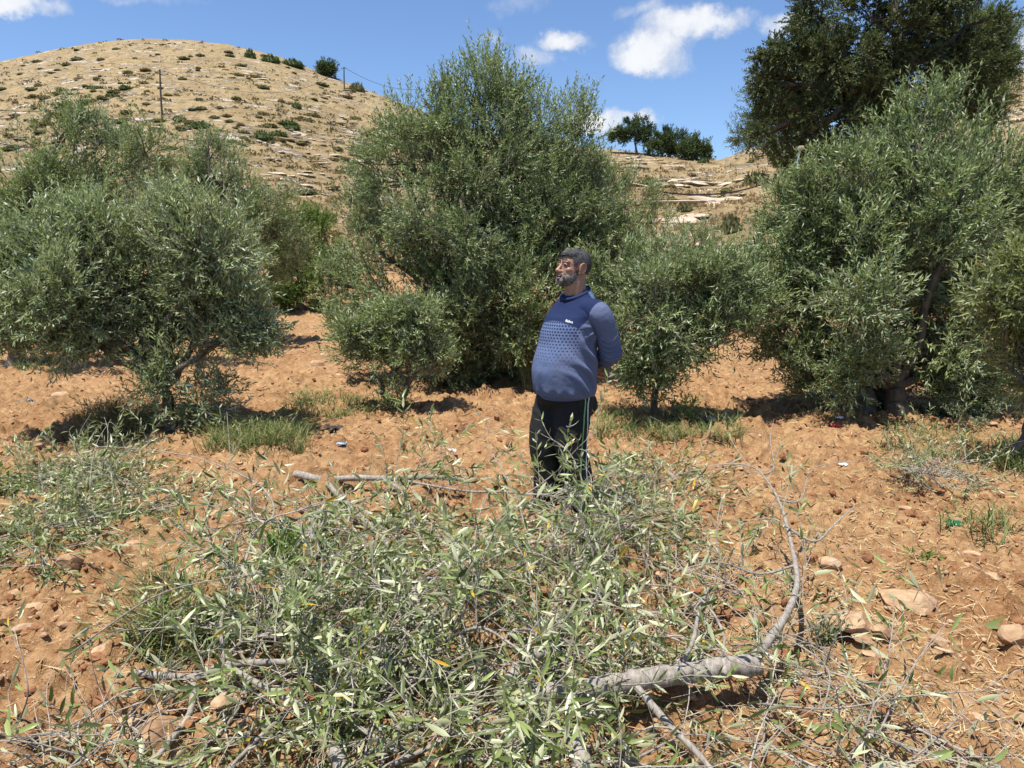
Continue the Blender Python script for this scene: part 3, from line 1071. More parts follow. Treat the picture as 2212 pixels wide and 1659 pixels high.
b = tree_base(375, 938)
make_tree('olive_tree', 'broad grey green olive tree with short trunk in grass at the left front', b, b[1],
          [(300, 600, 230, 120), (110, 630, 140, 100), (480, 620, 110, 120), (350, 490, 130, 70), (200, 530, 140, 80), (330, 700, 160, 55), (550, 680, 50, 60), (50, 680, 80, 50), (440, 530, 100, 70), (20, 600, 60, 80), (370, 790, 40, 40, 0, .4), (170, 720, 100, 34, 0, .7), (490, 735, 80, 30, 0, .7)],
          101, 6800, (0.068, 0.0165), 0.26, 14, 0.55, 0.22, M_OLIVE_GREY, None, 0.07, -.05, 1, inner=.25, lean=(0, 0),
          extra=[dict(spec=[(372, 855, 30, 55), (420, 870, 34, 34), (470, 830, 20, 40), (330, 830, 30, 30)], n=210, up=.4)])
b = tree_base(22, 792)
make_tree('olive_tree', 'tall dark olive tree at the left edge behind the front olive', b, b[1],
          [(190, 370, 150, 90), (70, 430, 110, 100), (155, 265, 36, 44), (310, 320, 70, 70), (20, 520, 110, 110), (180, 480, 160, 90), (225, 275, 28, 46), (-60, 480, 110, 120)],
          102, 4600, (0.068, 0.017), 0.32, 14, 0.6, 0.26, M_OLIVE, None, 0.13, .3, 1)
b = tree_base(500, 742)
make_tree('olive_tree', 'rounded olive tree half hidden behind the left front olive', b, b[1],
          [(440, 380, 90, 80), (540, 430, 90, 80), (500, 520, 140, 100), (580, 520, 70, 110), (380, 430, 90, 80), (450, 320, 36, 30)],
          103, 3800, (0.07, 0.018), 0.32, 14, 0.5, 0.27, M_OLIVE, None, 0.12, .3, 1)
b = tree_base(650, 672)
make_tree('leafy_tree', 'yellow green leafy tree between the left olives and the tall middle olive', b, b[1],
          [(640, 470, 60, 60), (690, 540, 62, 80), (640, 580, 60, 80), (700, 470, 30, 50), (640, 640, 62, 40), (590, 610, 60, 60), (705, 630, 46, 46)],
          104, 3000, (0.085, 0.03), 0.3, 11, 0.4, 0.28, M_GREENLEAF, None, 0.1, .3, 1, cat='tree')
b = tree_base(1020, 822)
make_tree('olive_tree', 'tallest bushy olive tree with feathery top standing behind the man', b, b[1],
          [(1040, 225, 85, 75), (930, 300, 100, 75), (1130, 295, 125, 80), (850, 335, 75, 90), (960, 430, 190, 130), (1150, 430, 170, 130), (810, 520, 95, 120), (930, 610, 170, 120),
           (1100, 640, 150, 130), (735, 630, 60, 80), (1000, 745, 100, 62), (1230, 350, 70, 90), (1240, 560, 90, 110), (1120, 745, 70, 60), (700, 590, 36, 40), (1010, 790, 120, 40), (880, 720, 90, 70), (780, 680, 60, 60), (1040, 330, 120, 100), (1180, 520, 120, 120), (1000, 560, 120, 120), (1270, 440, 80, 90), (1310, 540, 70, 80), (950, 760, 90, 60), (1080, 780, 80, 50), (1100, 650, 110, 110, -.8), (1140, 730, 60, 60, -.6), (1020, 680, 90, 90, -.6)],
          105, 13200, (0.066, 0.0175), 0.30, 14, 0.6, 0.26, M_OLIVE, None, 0.14, .1, 4, inner=.2,
          extra=[dict(spec=[(1050, 165, 40, 40), (880, 240, 30, 40), (975, 205, 24, 40), (1100, 190, 44, 34), (1240, 245, 46, 34), (1180, 220, 50, 28), (940, 240, 30, 30)], n=420, up=1.3, shoot=.42, k=18, clump=.22),
                 dict(spec=[(970, 690, 30, 70, -1.0), (1010, 540, 50, 60, -1.1), (900, 480, 50, 60, -1.1)], n=520, up=.1)])
b = tree_base(1365, 742)
make_tree('olive_tree', 'olive tree just behind the right shoulder of the man', b, b[1],
          [(1330, 440, 100, 90), (1420, 540, 95, 90), (1250, 430, 80, 80), (1320, 580, 100, 90), (1280, 500, 70, 80), (1390, 640, 80, 60), (1460, 600, 50, 60), (1240, 640, 70, 80), (1500, 520, 40, 40)],
          106, 4200, (0.064, 0.0155), 0.28, 14, 0.6, 0.23, M_OLIVE, None, 0.10, .2, 2)
b = tree_base(850, 886)
make_tree('olive_sapling', 'small bushy olive sapling in front of the tallest olive tree', b, b[1],
          [(870, 715, 66, 56), (795, 750, 60, 34), (935, 768, 50, 34), (835, 665, 44, 40), (850, 800, 30, 34), (905, 660, 34, 44), (760, 720, 24, 24)],
          107, 1250, (0.066, 0.0155), 0.26, 14, 0.55, 0.18, M_OLIVE, None, 0.035, .02, 3, cat='olive sapling',
          extra=[dict(spec=[(850, 850, 22, 34)], n=50, up=.6)])
b = tree_base(1412, 905)
make_tree('olive_sapling', 'young olive tree with a thin straight trunk right behind the man', b, b[1],
          [(1400, 680, 115, 90), (1330, 610, 70, 75), (1490, 640, 95, 75), (1575, 620, 62, 60), (1560, 700, 70, 42), (1390, 780, 75, 45), (1450, 560, 60, 50), (1310, 700, 40, 60), (1480, 740, 60, 40), (1610, 650, 60, 55), (1540, 590, 60, 40)],
          108, 3500, (0.066, 0.0155), 0.27, 14, 0.45, 0.19, M_OLIVE, None, 0.042, .1, 1, cat='olive sapling',
          extra=[dict(spec=[(1410, 830, 36, 22)], n=50, up=.2)])
b = tree_base(1905, 884)
make_tree('olive_tree', 'big dense olive tree with deep shade under it on the right', b, b[1],
          [(1935, 340, 100, 85), (2000, 255, 55, 55), (1850, 420, 130, 95), (2050, 430, 135, 110), (1750, 490, 115, 95), (1900, 550, 175, 130), (2090, 560, 125, 135), (1695, 590, 80, 75),
           (1850, 670, 140, 90), (1790, 770, 85, 60), (1880, 720, 60, 90, -.9, .8), (2110, 700, 110, 110), (2180, 400, 70, 80), (1960, 760, 60, 50), (2080, 790, 80, 70), (1650, 640, 50, 40), (1840, 800, 100, 50), (1990, 820, 70, 45), (2120, 830, 70, 50), (1640, 590, 60, 60), (1700, 680, 70, 60), (1690, 745, 55, 34), (1750, 810, 60, 36)],
          109, 10300, (0.068, 0.0175), 0.28, 14, 0.5, 0.24, M_OLIVE, None, 0.15, .05, 3, inner=.25,
          extra=[dict(spec=[(2040, 215, 26, 36), (1950, 260, 30, 30), (2090, 300, 40, 30), (2140, 330, 30, 20)], n=190, up=1.5, shoot=.4, k=18),
                 dict(spec=[(2050, 760, 45, 32, -1.0), (1860, 640, 60, 60, -1.2), (1820, 820, 40, 24, -.8)], n=330, up=.2)])
b = tree_base(2225, 770)
make_tree('olive_tree', 'dark olive tree cut by the right edge behind the big one', b, b[1],
          [(2200, 430, 80, 85), (2250, 560, 110, 120), (2300, 450, 90, 100), (2200, 640, 60, 80)],
          110, 2700, (0.07, 0.018), 0.3, 14, 0.5, 0.25, M_OLIVE, None, 0.12, .3, 1)
b = tree_base(2172, 1010)
make_tree('olive_sapling', 'leaning young olive with pale yellowish leaves at the right edge', b, b[1],
          [(2200, 690, 50, 60), (2140, 640, 55, 28), (2235, 780, 60, 70), (2260, 620, 80, 80), (2290, 720, 70, 90)],
          111, 800, (0.070, 0.017), 0.28, 14, 0.35, 0.17, M_OLIVE_YEL, None, 0.032, -.15, 1, lean=(0.16, 0), cat='olive sapling')

# ---- conifers on the slope
def land_at(px, Y):
    x = (px - IMW / 2) / FPX * 0.97 * Y
    return np.array([x, Y, float(zt(x, Y))])

b = land_at(1880, 27)
make_tree('cypress_tree', 'huge dark spreading cypress with drooping sprays above the right olive', b, 27.0,
          [(1880, 50, 130, 75), (1800, 150, 115, 65), (1960, 190, 150, 75), (1715, 110, 66, 30), (1830, 262, 130, 46), (2060, 110, 105, 75), (1710, 240, 70, 24), (1990, -40, 120, 70), (1760, 25, 55, 50),
           (1940, -160, 110, 110), (2110, 190, 70, 80), (1850, 330, 90, 35), (1720, 330, 40, 25), (1660, 165, 24, 34), (2040, -20, 90, 60), (2130, 40, 50, 40), (1680, 185, 50, 26), (1730, 300, 90, 24), (1890, 235, 110, 44), (1640, 290, 50, 18), (1780, 345, 100, 20), (1860, 120, 100, 50), (1650, 120, 26, 26), (1985, 90, 90, 60), (2080, 220, 70, 40), (1900, 320, 90, 26)],
          120, 10500, (0.13, 0.052), 0.46, 12, 0.3, 0.46, M_CYPRESS, M_BARK_DARK, 0.34, 2.5, 2, droop=0.25, inner=.12, cat='cypress tree', wood_frac=.7, ang=.5, per=34)
b = land_at(1700, 34)
make_tree('pine_tree', 'yellow green pine reaching out to the left behind the cypress', b, 34.0,
          [(1665, 225, 50, 40), (1625, 290, 42, 20), (1700, 320, 60, 30), (1690, 260, 50, 40), (1740, 200, 60, 60), (1650, 160, 22, 30)],
          121, 2600, (0.18, 0.03), 0.5, 12, 0.35, 0.6, M_PINE, M_BARK_DARK, 0.2, 1.0, 1, cat='pine tree', wood_frac=.7, ang=.9, per=34)
b = land_at(2085, 44)
make_tree('pine_tree', 'rounded green pine at the upper right corner beside the cypress', b, 44.0,
          [(2110, 90, 70, 60), (2165, 120, 40, 60), (2130, 210, 62, 45), (2060, 150, 60, 70), (2150, 60, 30, 30), (2090, 245, 40, 22)],
          122, 4200, (0.22, 0.04), 0.6, 12, 0.45, 0.75, M_PINE, M_BARK_DARK, 0.28, 1.0, 1, cat='pine tree', wood_frac=.6, ang=.9, per=34)
for i, (px, py, spec, lab, nm, cat, n) in enumerate([
        (1375, 312, [(1385, 275, 24, 16), (1350, 290, 26, 12), (1395, 292, 22, 12), (1330, 295, 16, 10), (1368, 262, 16, 10)], 'open crowned dark pine on the ridge right of the tallest olive', 'pine_tree', 'pine tree', 1500),
        (1445, 338, [(1445, 303, 34, 24), (1425, 318, 24, 16), (1465, 315, 24, 22)], 'dense round dark green tree on the ridge beside the open pine', 'round_tree', 'tree', 1800),
        (1505, 345, [(1508, 318, 27, 22), (1485, 325, 22, 18), (1520, 328, 16, 14)], 'smaller round dark green tree at the right of the ridge group', 'round_tree', 'tree', 1500),
        (705, 158, [(706, 145, 15, 12), (700, 150, 14, 10), (712, 150, 12, 10)], 'single round tree on the sloping skyline of the hill', 'round_tree', 'tree', 700)]):
    p = hit(px, py)
    while p is None or p[1] > 290:
        py += 3
        p = hit(px, py)
    s = p[1] / 120.0
    make_tree(nm, lab, p, p[1], spec, 130 + i, n, (0.34 * s, 0.13 * s), 0.55 * s, 8, 0.7, 0.7 * s, M_RIDGE, M_BARK_DARK, 0.18 * s, 0.3, 1, cat=cat, wood_frac=.3)
# ================================================================== cut branches on the ground
M_CUTLEAF = leaf_mat('cut_olive_leaf', (0.050, 0.074, 0.020), (0.275, 0.335, 0.100), (0.56, 0.56, 0.36), 0.36, 0.18, odd=(0.55, 0.33, 0.03), spec=0.5)
M_CUTBARK = bark_mat('smooth_grey_bark', (0.125, 0.105, 0.083), (0.40, 0.36, 0.305), 34, (2.2, .8, .8))
M_TWIG = bark_mat('grey_twig', (0.21, 0.175, 0.135), (0.48, 0.43, 0.355), 40, (1, 1, 1))

def wood_face_mat():
    m, t, b, out = new_mat('sawn_wood')
    tc = t.n('ShaderNodeTexCoord').outputs['Object']
    n = t.noise(tc, 60, 5, 0.7)
    w = t.n('ShaderNodeTexWave', wave_type='BANDS')
    w.inputs['Scale'].default_value = 70
    w.inputs['Distortion'].default_value = 2.5
    t.l(tc, w.inputs['Vector'])
    f = t.math('ADD', t.math('MULTIPLY', n, 0.6), t.math('MULTIPLY', w.outputs['Fac'], 0.4))
    t.l(t.ramp(f, [(0.2, (0.38, 0.24, 0.11)), (0.7, (0.66, 0.50, 0.29))]), b.inputs['Base Color'])
    b.inputs['Roughness'].default_value = 0.8
    return m
M_SAWN = wood_face_mat()

def lift(px, py, h):
    """photo point at height h over the floor"""
    d = raydir(px, py)
    z0 = 0.0
    for _ in range(3):
        k = (CAM_Z - h - z0) / (-d[2])
        z0 = zn(d[0] * k, d[1] * k)
    return np.array([0, 0, CAM_Z]) + d * k

LEAF_VARIANTS = []
def leaf_variants():
    rng = np.random.default_rng(8)
    for k in range(10):
        one = np.ones(1)
        V, F = leaf_full(np.zeros((1, 3)), np.array([[1.0, 0, 0]]), np.array([[0, 0, 1.0]]), one, one * rng.uniform(.17, .23), one * rng.uniform(-.3, .4))
        tone = 1.0 if k == 9 else rng.uniform(.05, .92)
        LEAF_VARIANTS.append(mesh_tris('leaf', V, F, {'lv': np.full(len(V), tone)}, True, [M_CUTLEAF]))
leaf_variants()

class Branch:
    """one cut branch: limbs, twigs with opposite leaves, some leaves singly"""
    def __init__(s, seed):
        s.rng = np.random.default_rng(seed)
        s.wood, s.twigs, s.leaves, s.single = Geo(), Geo(), Geo(), []
        s.faces = []
    def limb(s, P, r0, r1, sides=8, knots=0, taper=1.0):
        rng = s.rng
        n = len(P)
        r = (r1 + (r0 - r1) * (1 - np.linspace(0, 1, n)) ** taper) * (1 + 0.06 * np.sin(np.arange(n) * 1.3 + rng.uniform(0, 6)))
        s.wood.add(*tube(P, r, sides, True, 0.07 if r0 > .03 else 0.05 if r0 > .012 else 0.0, rng))
        for _ in range(knots):
            i = rng.integers(1, n - 1)
            d = norm(rng.normal(size=3))
            Q = np.stack([P[i], P[i] + d * r[i] * 1.05, P[i] + d * r[i] * rng.uniform(1.2, 1.6)])
            s.wood.add(*tube(Q, [r[i] * .75, r[i] * .45, r[i] * .22], 8))
        return P
    def twig(s, p0, d0, L, leafy=1.0, r=0.0028, stiff=0.5, first=0.2, size=1.0):
        rng = s.rng
        n = 8
        d = norm(d0)
        P = [np.asarray(p0, float)]
        bend = rng.normal(0, .10, 3)
        for i in range(n - 1):
            d = norm(d + bend * (0.7 + .6 * rng.random()) + rng.normal(0, .07, 3) + np.array([0, 0, -0.13 * (1 - stiff)]))
            q = P[-1] + d * L / (n - 1)
            g = zn(q[0], q[1]) + 0.012
            if q[2] < g:
                q[2] = g + rng.uniform(0, .012)
                d = norm(q - P[-1])
            P.append(q)
        P = np.array(P)
        s.twigs.add(*tube(P, np.linspace(r, r * .4, n), 4 if r < .004 else 5, False))
        if leafy <= 0:
            return P
        pairs = max(2, int(L / 0.026 * leafy))
        u = np.linspace(first, 1.0, pairs)
        u = np.repeat(u, 2)
        keep = rng.random(len(u)) < min(1.0, 0.55 + .4 * leafy)
        keep[-2:] = True
        side = np.tile([1.0, -1.0], pairs)
        k = np.arange(pairs).repeat(2)
        fi = u * (n - 1)
        i0 = np.minimum(fi.astype(int), n - 2)
        f = (fi - i0)[:, None]
        pos = P[i0] * (1 - f) + P[i0 + 1] * f
        T = norm(P[i0 + 1] - P[i0])
        ref = norm(rng.normal(size=3))
        S = norm(np.cross(T, ref))
        B = np.cross(S, T)
        ph = (k % 2) * (math.pi / 2) + rng.normal(0, .3, len(u))
        SS = S * np.cos(ph)[:, None] + B * np.sin(ph)[:, None]
        D = norm(T + SS * side[:, None] * rng.uniform(.5, 1.2, len(u))[:, None] + rng.normal(0, .16, (len(u), 3)) + np.array([0, 0, -.22]))
        N = norm(T * .7 - SS * side[:, None] * .5 + rng.normal(0, .45, (len(u), 3)) + np.array([0, 0, .45]))
        N = N * np.where(rng.random((len(u), 1)) < .33, -1.0, 1.0)
        LL = rng.uniform(.042, .082, len(u)) * size
        WW = LL * rng.uniform(.17, .24, len(u))
        # keep tips out of the soil
        tip = pos + D * LL[:, None]
        low = np.maximum(0, 0.012 - (tip[:, 2] - zn(P[-1][0], P[-1][1])))
        D = norm(D + np.array([0, 0, 1.0]) * (low / LL)[:, None])
        tone = np.clip(rng.uniform(0, .92, len(u)), 0, .92)
        tone[rng.random(len(u)) < .02] = 1.0
        s.leafdata(pos[keep], D[keep], N[keep], LL[keep], WW[keep], tone[keep])
        return P
    def leafdata(s, P, D, N, L, W, tone):
        s.single.append((P, D, N, L, W, tone))
    def sprig(s, p0, d0, L, r, n_tw, leafy, tl=(.2, .42), stiff=.5, size=1.0):
        """a side branch with twigs"""
        rng = s.rng
        P = s.twig(p0, d0, L, 0, r, stiff)
        for i in range(n_tw):
            k = rng.integers(1, len(P))
            t = norm(P[k] - P[k - 1])
            d = norm(t * .7 + rng.normal(0, .55, 3) + np.array([0, 0, .12]))
            s.twig(P[k], d, rng.uniform(*tl), leafy, max(.0016, r * .5), stiff, size=size)
        return P
    def finish(s, name, label, group, n_single, cat='branch'):
        base = None
        src = s.wood if s.wood.n else s.twigs
        base = src.V[0][0].copy()
        base[2] = zg(base[0], base[1])
        root = thing(name, label, cat, tuple(base), group)
        if s.wood.n:
            lo = link('limb', s.wood.build('limb', M_CUTBARK, True, base), root)
        if s.twigs.n:
            link('twigs', s.twigs.build('twigs', M_TWIG, True, base), root, kind='stuff')
        for (c, nrm, r) in s.faces:
            an = np.linspace(0, 2 * math.pi, 15)[:-1]
            nrm = norm(nrm)
            a = norm(np.cross(nrm, [0, 0, 1.0]))
            b = np.cross(nrm, a)
            rr = r * (1 + .05 * s.rng.uniform(-1, 1, 14))
            ring = np.cos(an)[:, None] * a * rr[:, None] + np.sin(an)[:, None] * b * rr[:, None]
            V = np.concatenate([nrm[None] * .004, ring + nrm * .003, ring * 1.0 - nrm * .006])
            k = np.arange(14)
            k2 = (k + 1) % 14
            F = np.concatenate([np.stack([np.zeros(14, int), 1 + k, 1 + k2], -1), np.stack([1 + k, 15 + k, 15 + k2], -1), np.stack([1 + k, 15 + k2, 1 + k2], -1)])
            if s.wood.n:
                link('cut_end', mesh_tris('cut_end', V + c - base, F, None, False, [M_SAWN]), root, label='pale sawn end')
        if s.single:
            P, D, N, L, W, T = [np.concatenate([x[i] for x in s.single]) for i in range(6)]
            rng = s.rng
            order = np.argsort(P[:, 1] - 1.2 * P[:, 2] + rng.uniform(0, .5, len(P)))
            sel = order[:n_single]
            rest = order[n_single:]
            for i in sel:
                d = D[i]
                sd = norm(np.cross(N[i], d))
                nn = np.cross(d, sd)
                v = 9 if T[i] >= 1 else rng.integers(9)
                o = link('leaf', LEAF_VARIANTS[v], root)
                l = L[i]
                o.matrix_local = Matrix(((d[0] * l, sd[0] * l, nn[0] * l, P[i][0] - base[0]), (d[1] * l, sd[1] * l, nn[1] * l, P[i][1] - base[1]),
                                         (d[2] * l, sd[2] * l, nn[2] * l, P[i][2] - base[2]), (0, 0, 0, 1)))
            if len(rest):
                g = Geo()
                V, F = leaf_full(P[rest], D[rest], N[rest], L[rest], W[rest], rng.uniform(-.3, .42, len(rest)))
                g.add(V, F, np.repeat(T[rest], 8))
                link('foliage', g.build('foliage', M_CUTLEAF, True, base), root, kind='stuff')
        return root

GP = 'cut olive branches in the foreground heap'
def along(P, u):
    f = u * (len(P) - 1)
    i = min(int(f), len(P) - 2)
    return P[i] * (1 - (f - i)) + P[i + 1] * (f - i), norm(P[i + 1] - P[i])

def sprout(b, P, n, u0=.1, u1=1.0, L=(.25, .6), r=.004, tw=4, leafy=.8, upk=.25, stiff=.5, size=1.0):
    for k in range(n):
        p, t = along(P, b.rng.uniform(u0, u1))
        d = norm(t * b.rng.uniform(.2, .9) + b.rng.normal(0, .6, 3) * np.array([1, 1, .5]) + np.array([0, 0, upk]))
        b.sprig(p, d, b.rng.uniform(*L), r * b.rng.uniform(.7, 1.3), tw, leafy, stiff=stiff, size=size)

# -- the thick grey limb with its bare curved side branch
b = Branch(301)
P = b.limb(smooth_path([lift(1075, 1505, .06), lift(1150, 1500, .09), lift(1230, 1492, .11), lift(1330, 1478, .125), lift(1420, 1462, .135), lift(1500, 1452, .14), lift(1570, 1440, .15), lift(1642, 1436, .155)], 56), .036, .038, 18, 9)
b.faces.append((P[-1], P[-1] - P[-2], .0375))
Q = b.limb(smooth_path([lift(1615, 1440, .16), lift(1652, 1395, .18), lift(1700, 1325, .20), lift(1722, 1255, .23), lift(1708, 1170, .28), lift(1690, 1100, .33), lift(1668, 1055, .37), lift(1632, 1012, .42), lift(1570, 998, .45)], 40), .023, .0035, 8, taper=1.5)
b.limb(smooth_path([Q[33], lift(1672, 1010, .46), lift(1664, 950, .55), lift(1672, 905, .6)], 12), .005, .0015, 5)
b.limb(smooth_path([Q[22], lift(1760, 1170, .32), lift(1800, 1135, .38), lift(1850, 1090, .42)], 12), .007, .003, 5)
b.limb(smooth_path([Q[27], lift(1730, 1080, .4), lift(1760, 1010, .45), lift(1880, 995, .45)], 12), .005, .002, 5)
b.limb(smooth_path([Q[17], lift(1640, 1240, .22), lift(1560, 1215, .25), lift(1490, 1225, .24)], 12), .007, .003, 5)
b.limb(smooth_path([P[27], lift(1440, 1560, .08), lift(1500, 1620, .05), lift(1560, 1690, .03)], 14), .015, .009, 7)
b.limb(smooth_path([P[35], lift(1495, 1390, .18), lift(1510, 1320, .2), lift(1530, 1270, .25)], 12), .012, .006, 6)
b.limb(smooth_path([P[46], lift(1565, 1380, .25), lift(1530, 1310, .3), lift(1470, 1270, .3), lift(1380, 1262, .28)], 14), .007, .002, 5)
for u in (.55, .62, .7, .78, .84, .9, .95):
    for s_ in (0, 1):
        p, t = along(Q, u)
        b.twig(p, norm(t + b.rng.normal(0, .8, 3) + np.array([0, 0, .1])), b.rng.uniform(.2, .45), .35 if u > .7 else .6, .0028, .4, .55)
for k in range(5):
    p, t = along(P, b.rng.uniform(.3, .9))
    b.twig(p, norm(b.rng.normal(0, 1, 3) + np.array([0, -.6, .5])), b.rng.uniform(.25, .5), .6, .003, .4, .5)
b.finish('cut_olive_limb', 'thick smooth grey olive limb with a sawn end and bare curved side branch', None, 60)

# -- rear limb lying across the soil
b = Branch(302)
P = b.limb(smooth_path([lift(640, 1024, .05), lift(700, 1036, .06), lift(770, 1032, .08), lift(850, 1034, .10), lift(930, 1030, .12), lift(1010, 1038, .12)], 30), .030, .014, 10, 2)
b.faces.append((P[0], P[0] - P[1], .029))
Q1 = b.limb(smooth_path([P[6], lift(745, 1085, .09), lift(800, 1135, .12), lift(845, 1185, .16), lift(880, 1240, .2), lift(905, 1310, .2)], 24), .020, .009, 8)
Q2 = b.limb(smooth_path([P[16], lift(868, 1060, .12), lift(890, 1110, .14), lift(910, 1170, .18)], 16), .014, .007, 7)
Q3 = b.limb(smooth_path([P[18], lift(1000, 1060, .22), lift(1080, 1062, .32), lift(1180, 1068, .36), lift(1290, 1050, .38)], 18), .009, .004, 6)
sprout(b, Q1, 7, tw=4)
sprout(b, Q2, 5, tw=4)
sprout(b, Q3, 6, tw=4, upk=.1)
sprout(b, P, 5, .4, 1, tw=3)
b.finish('cut_olive_limb', 'forked grey olive limb lying across bare soil at the rear of the heap', None, 30)

# -- left forked limb and its long arching shoot
b = Branch(303)
P = b.limb(smooth_path([lift(290, 1452, .05), lift(350, 1460, .07), lift(420, 1462, .10), lift(470, 1450, .13), lift(500, 1430, .15)], 20), .016, .012, 10, 2)
b.faces.append((P[0], P[0] - P[1], .0155))
Q1 = b.limb(smooth_path([P[-3], lift(560, 1478, .12), lift(625, 1512, .1), lift(700, 1540, .08), lift(790, 1580, .06), lift(860, 1625, .05)], 26), .012, .007, 8)
Q2 = b.limb(smooth_path([P[-2], lift(620, 1430, .13), lift(740, 1438, .12), lift(860, 1430, .14), lift(960, 1400, .16)], 24), .014, .007, 8)
Q3 = b.limb(smooth_path([P[-4], lift(480, 1330, .24), lift(522, 1235, .34), lift(552, 1150, .45), lift(590, 1115, .52), lift(584, 1075, .58), lift(540, 1035, .62), lift(430, 990, .62), lift(320, 972, .58), lift(232, 965, .52)], 40), .0075, .0016, 7)
b.limb(smooth_path([P[10], lift(410, 1540, .06), lift(360, 1610, .05), lift(300, 1680, .04)], 14), .013, .009, 7)
sprout(b, Q1, 6, tw=3)
sprout(b, Q2, 6, tw=4)
sprout(b, Q3, 5, .1, .45, tw=3, leafy=.6)
p, t = along(Q3, 1.0)
for k in range(3):
    b.twig(p, norm(t + b.rng.normal(0, .6, 3)), .12, .9, .002, .4, .1, 1.15)
b.finish('cut_olive_limb', 'forked grey limb at the left front with a long shoot arching far left', None, 50)

# -- stumps and billets
def billet(label, pts, r, seed, front=True, sprigs=0):
    b = Branch(seed)
    P = b.limb(smooth_path(pts, 12), r, r * .95, 14, 1)
    b.faces.append((P[0], P[0] - P[1], r * .97))
    b.faces.append((P[-1], P[-1] - P[-2], r * .93))
    for k in range(sprigs):
        p, t = along(P, b.rng.uniform(.2, .9))
        b.twig(p, norm(b.rng.normal(0, 1, 3) + np.array([0, 0, .6])), .3, .6, .0025)
    return b.finish('cut_log', label, None, 10, 'log')
billet('short thick log with a pale sawn face toward the viewer at the heap left', [lift(668, 1180, .06), lift(680, 1150, .065), lift(690, 1115, .07)], .058, 311, sprigs=5)
billet('grey billet at the bottom edge below the thick limb', [lift(1235, 1580, .06), lift(1248, 1620, .045), lift(1275, 1700, .03)], .034, 312)
billet('small sawn billet peeping out at the bottom left of the middle', [lift(722, 1618, .06), lift(735, 1650, .04), lift(750, 1720, .02)], .027, 313)
billet('bent grey log half buried under leaves left of the thick limb', [lift(1085, 1500, .05), lift(1120, 1440, .08), lift(1175, 1400, .11), lift(1210, 1330, .1)], .024, 314, sprigs=4)

# -- the mass of leafy branches
def in_poly(px, py, poly):
    c = False
    n = len(poly)
    for i in range(n):
        x1, y1 = poly[i]
        x2, y2 = poly[(i + 1) % n]
        if (y1 > py) != (y2 > py) and px < (x2 - x1) * (py - y1) / (y2 - y1) + x1:
            c = not c
    return c

def poly_pts(rng, poly, n):
    a = np.array(poly, float)
    lo, hi = a.min(0), a.max(0)
    out = []
    while len(out) < n:
        q = rng.uniform(lo, hi)
        if in_poly(q[0], q[1], poly):
            out.append(q)
    return out

def heap(poly, n, seed, label, group, hmax, L=(.7, 1.3), nsp=6, leafy=.85, tw=4, single=8, r=.008, size=1.0, spl=(.25, .55), up=.2):
    rng = np.random.default_rng(seed)
    for i, q in enumerate(poly_pts(rng, poly, n)):
        if (1190 < q[0] < 1680 and 1400 < q[1] < 1560):
            continue
        b = Branch(seed * 1000 + i)
        h = rng.uniform(.02, hmax)
        c = lift(q[0], q[1], h)
        an = rng.uniform(0, 2 * math.pi)
        l = rng.uniform(*L)
        d = np.array([math.cos(an), math.sin(an), 0])
        a = c - d * l * .5
        e = c + d * l * .5
        a[2] = zn(a[0], a[1]) + rng.uniform(.01, .05)
        e[2] = zn(e[0], e[1]) + rng.uniform(.02, hmax)
        m = c + np.array([rng.normal(0, .07), rng.normal(0, .07), 0])
        P = b.limb(smooth_path([a, (a + m) / 2 + rng.normal(0, .03, 3) * [1, 1, .3], m, (m + e) / 2 + rng.normal(0, .04, 3) * [1, 1, .5], e], 16), r * rng.uniform(.7, 1.5), .002, 6)
        sprout(b, P, nsp, .15, 1.0, spl, .0036, tw, leafy, up, size=size)
        for k in range(7):
            p, t = along(P, rng.uniform(.1, 1))
            b.twig(p, norm(t * .5 + rng.normal(0, .7, 3) + np.array([0, 0, .2])), rng.uniform(.2, .55), 0, .0022, .6)
        lab, grp = label, group
        if group == GP:
            zone = ('behind the thick grey limb' if q[1] > 1330 and q[0] > 950 else 'at the feet of the man' if q[1] < 1180 and q[0] > 980 else 'next to the rear forked limb' if q[1] < 1200
                    else 'above the left front forked limb' if q[0] < 800 else 'inside the bare curved branch' if q[0] > 1250 else 'in the very middle of the heap')
            lab, grp = 'leafy cut olive branch in the heap ' + zone, 'cut branches ' + zone
        b.finish('cut_olive_branch', lab, grp, single)

core = [(550, 1160), (700, 1085), (1000, 1060), (1280, 1100), (1390, 1140), (1390, 1260), (1270, 1390), (1000, 1460), (700, 1450), (500, 1410), (560, 1250)]
heap(core, 22, 41, 'leafy cut olive branch in the big heap before the man', GP, .26, nsp=6, single=7, leafy=.58)
heap([(570, 1130), (690, 1085), (780, 1250), (720, 1390), (560, 1390), (560, 1290)], 8, 50, 'leafy cut olive branch in the big heap before the man', GP, .30, nsp=6, single=7, leafy=.65)
heap([(700, 1180), (1380, 1130), (1400, 1300), (1150, 1440), (700, 1420)], 9, 46, 'leafy cut olive branch in the big heap before the man', GP, .30, nsp=6, single=7, leafy=.58)
heap([(480, 1500), (1150, 1500), (1300, 1580), (1280, 1655), (420, 1655)], 8, 42, 'leafy cut branch along the front edge of the heap', 'cut branches along the front edge', .10, (.5, .9), 6, .8, 4, 14)
heap([(1500, 1560), (2200, 1580), (2212, 1650), (1480, 1655)], 6, 43, 'sparse leafy twig lying on soil at the lower right', 'sparse twigs at the lower right', .10, (.5, .8), 4, .26, 3, 10, .004)
heap([(1560, 1180), (1720, 1200), (1800, 1420), (1650, 1500), (1500, 1350)], 7, 44, 'thin sparse olive twig right of the heap beside the curved bare branch', 'thin twigs right of the heap', .14, (.4, .7), 4, .4, 3, 8, .004)
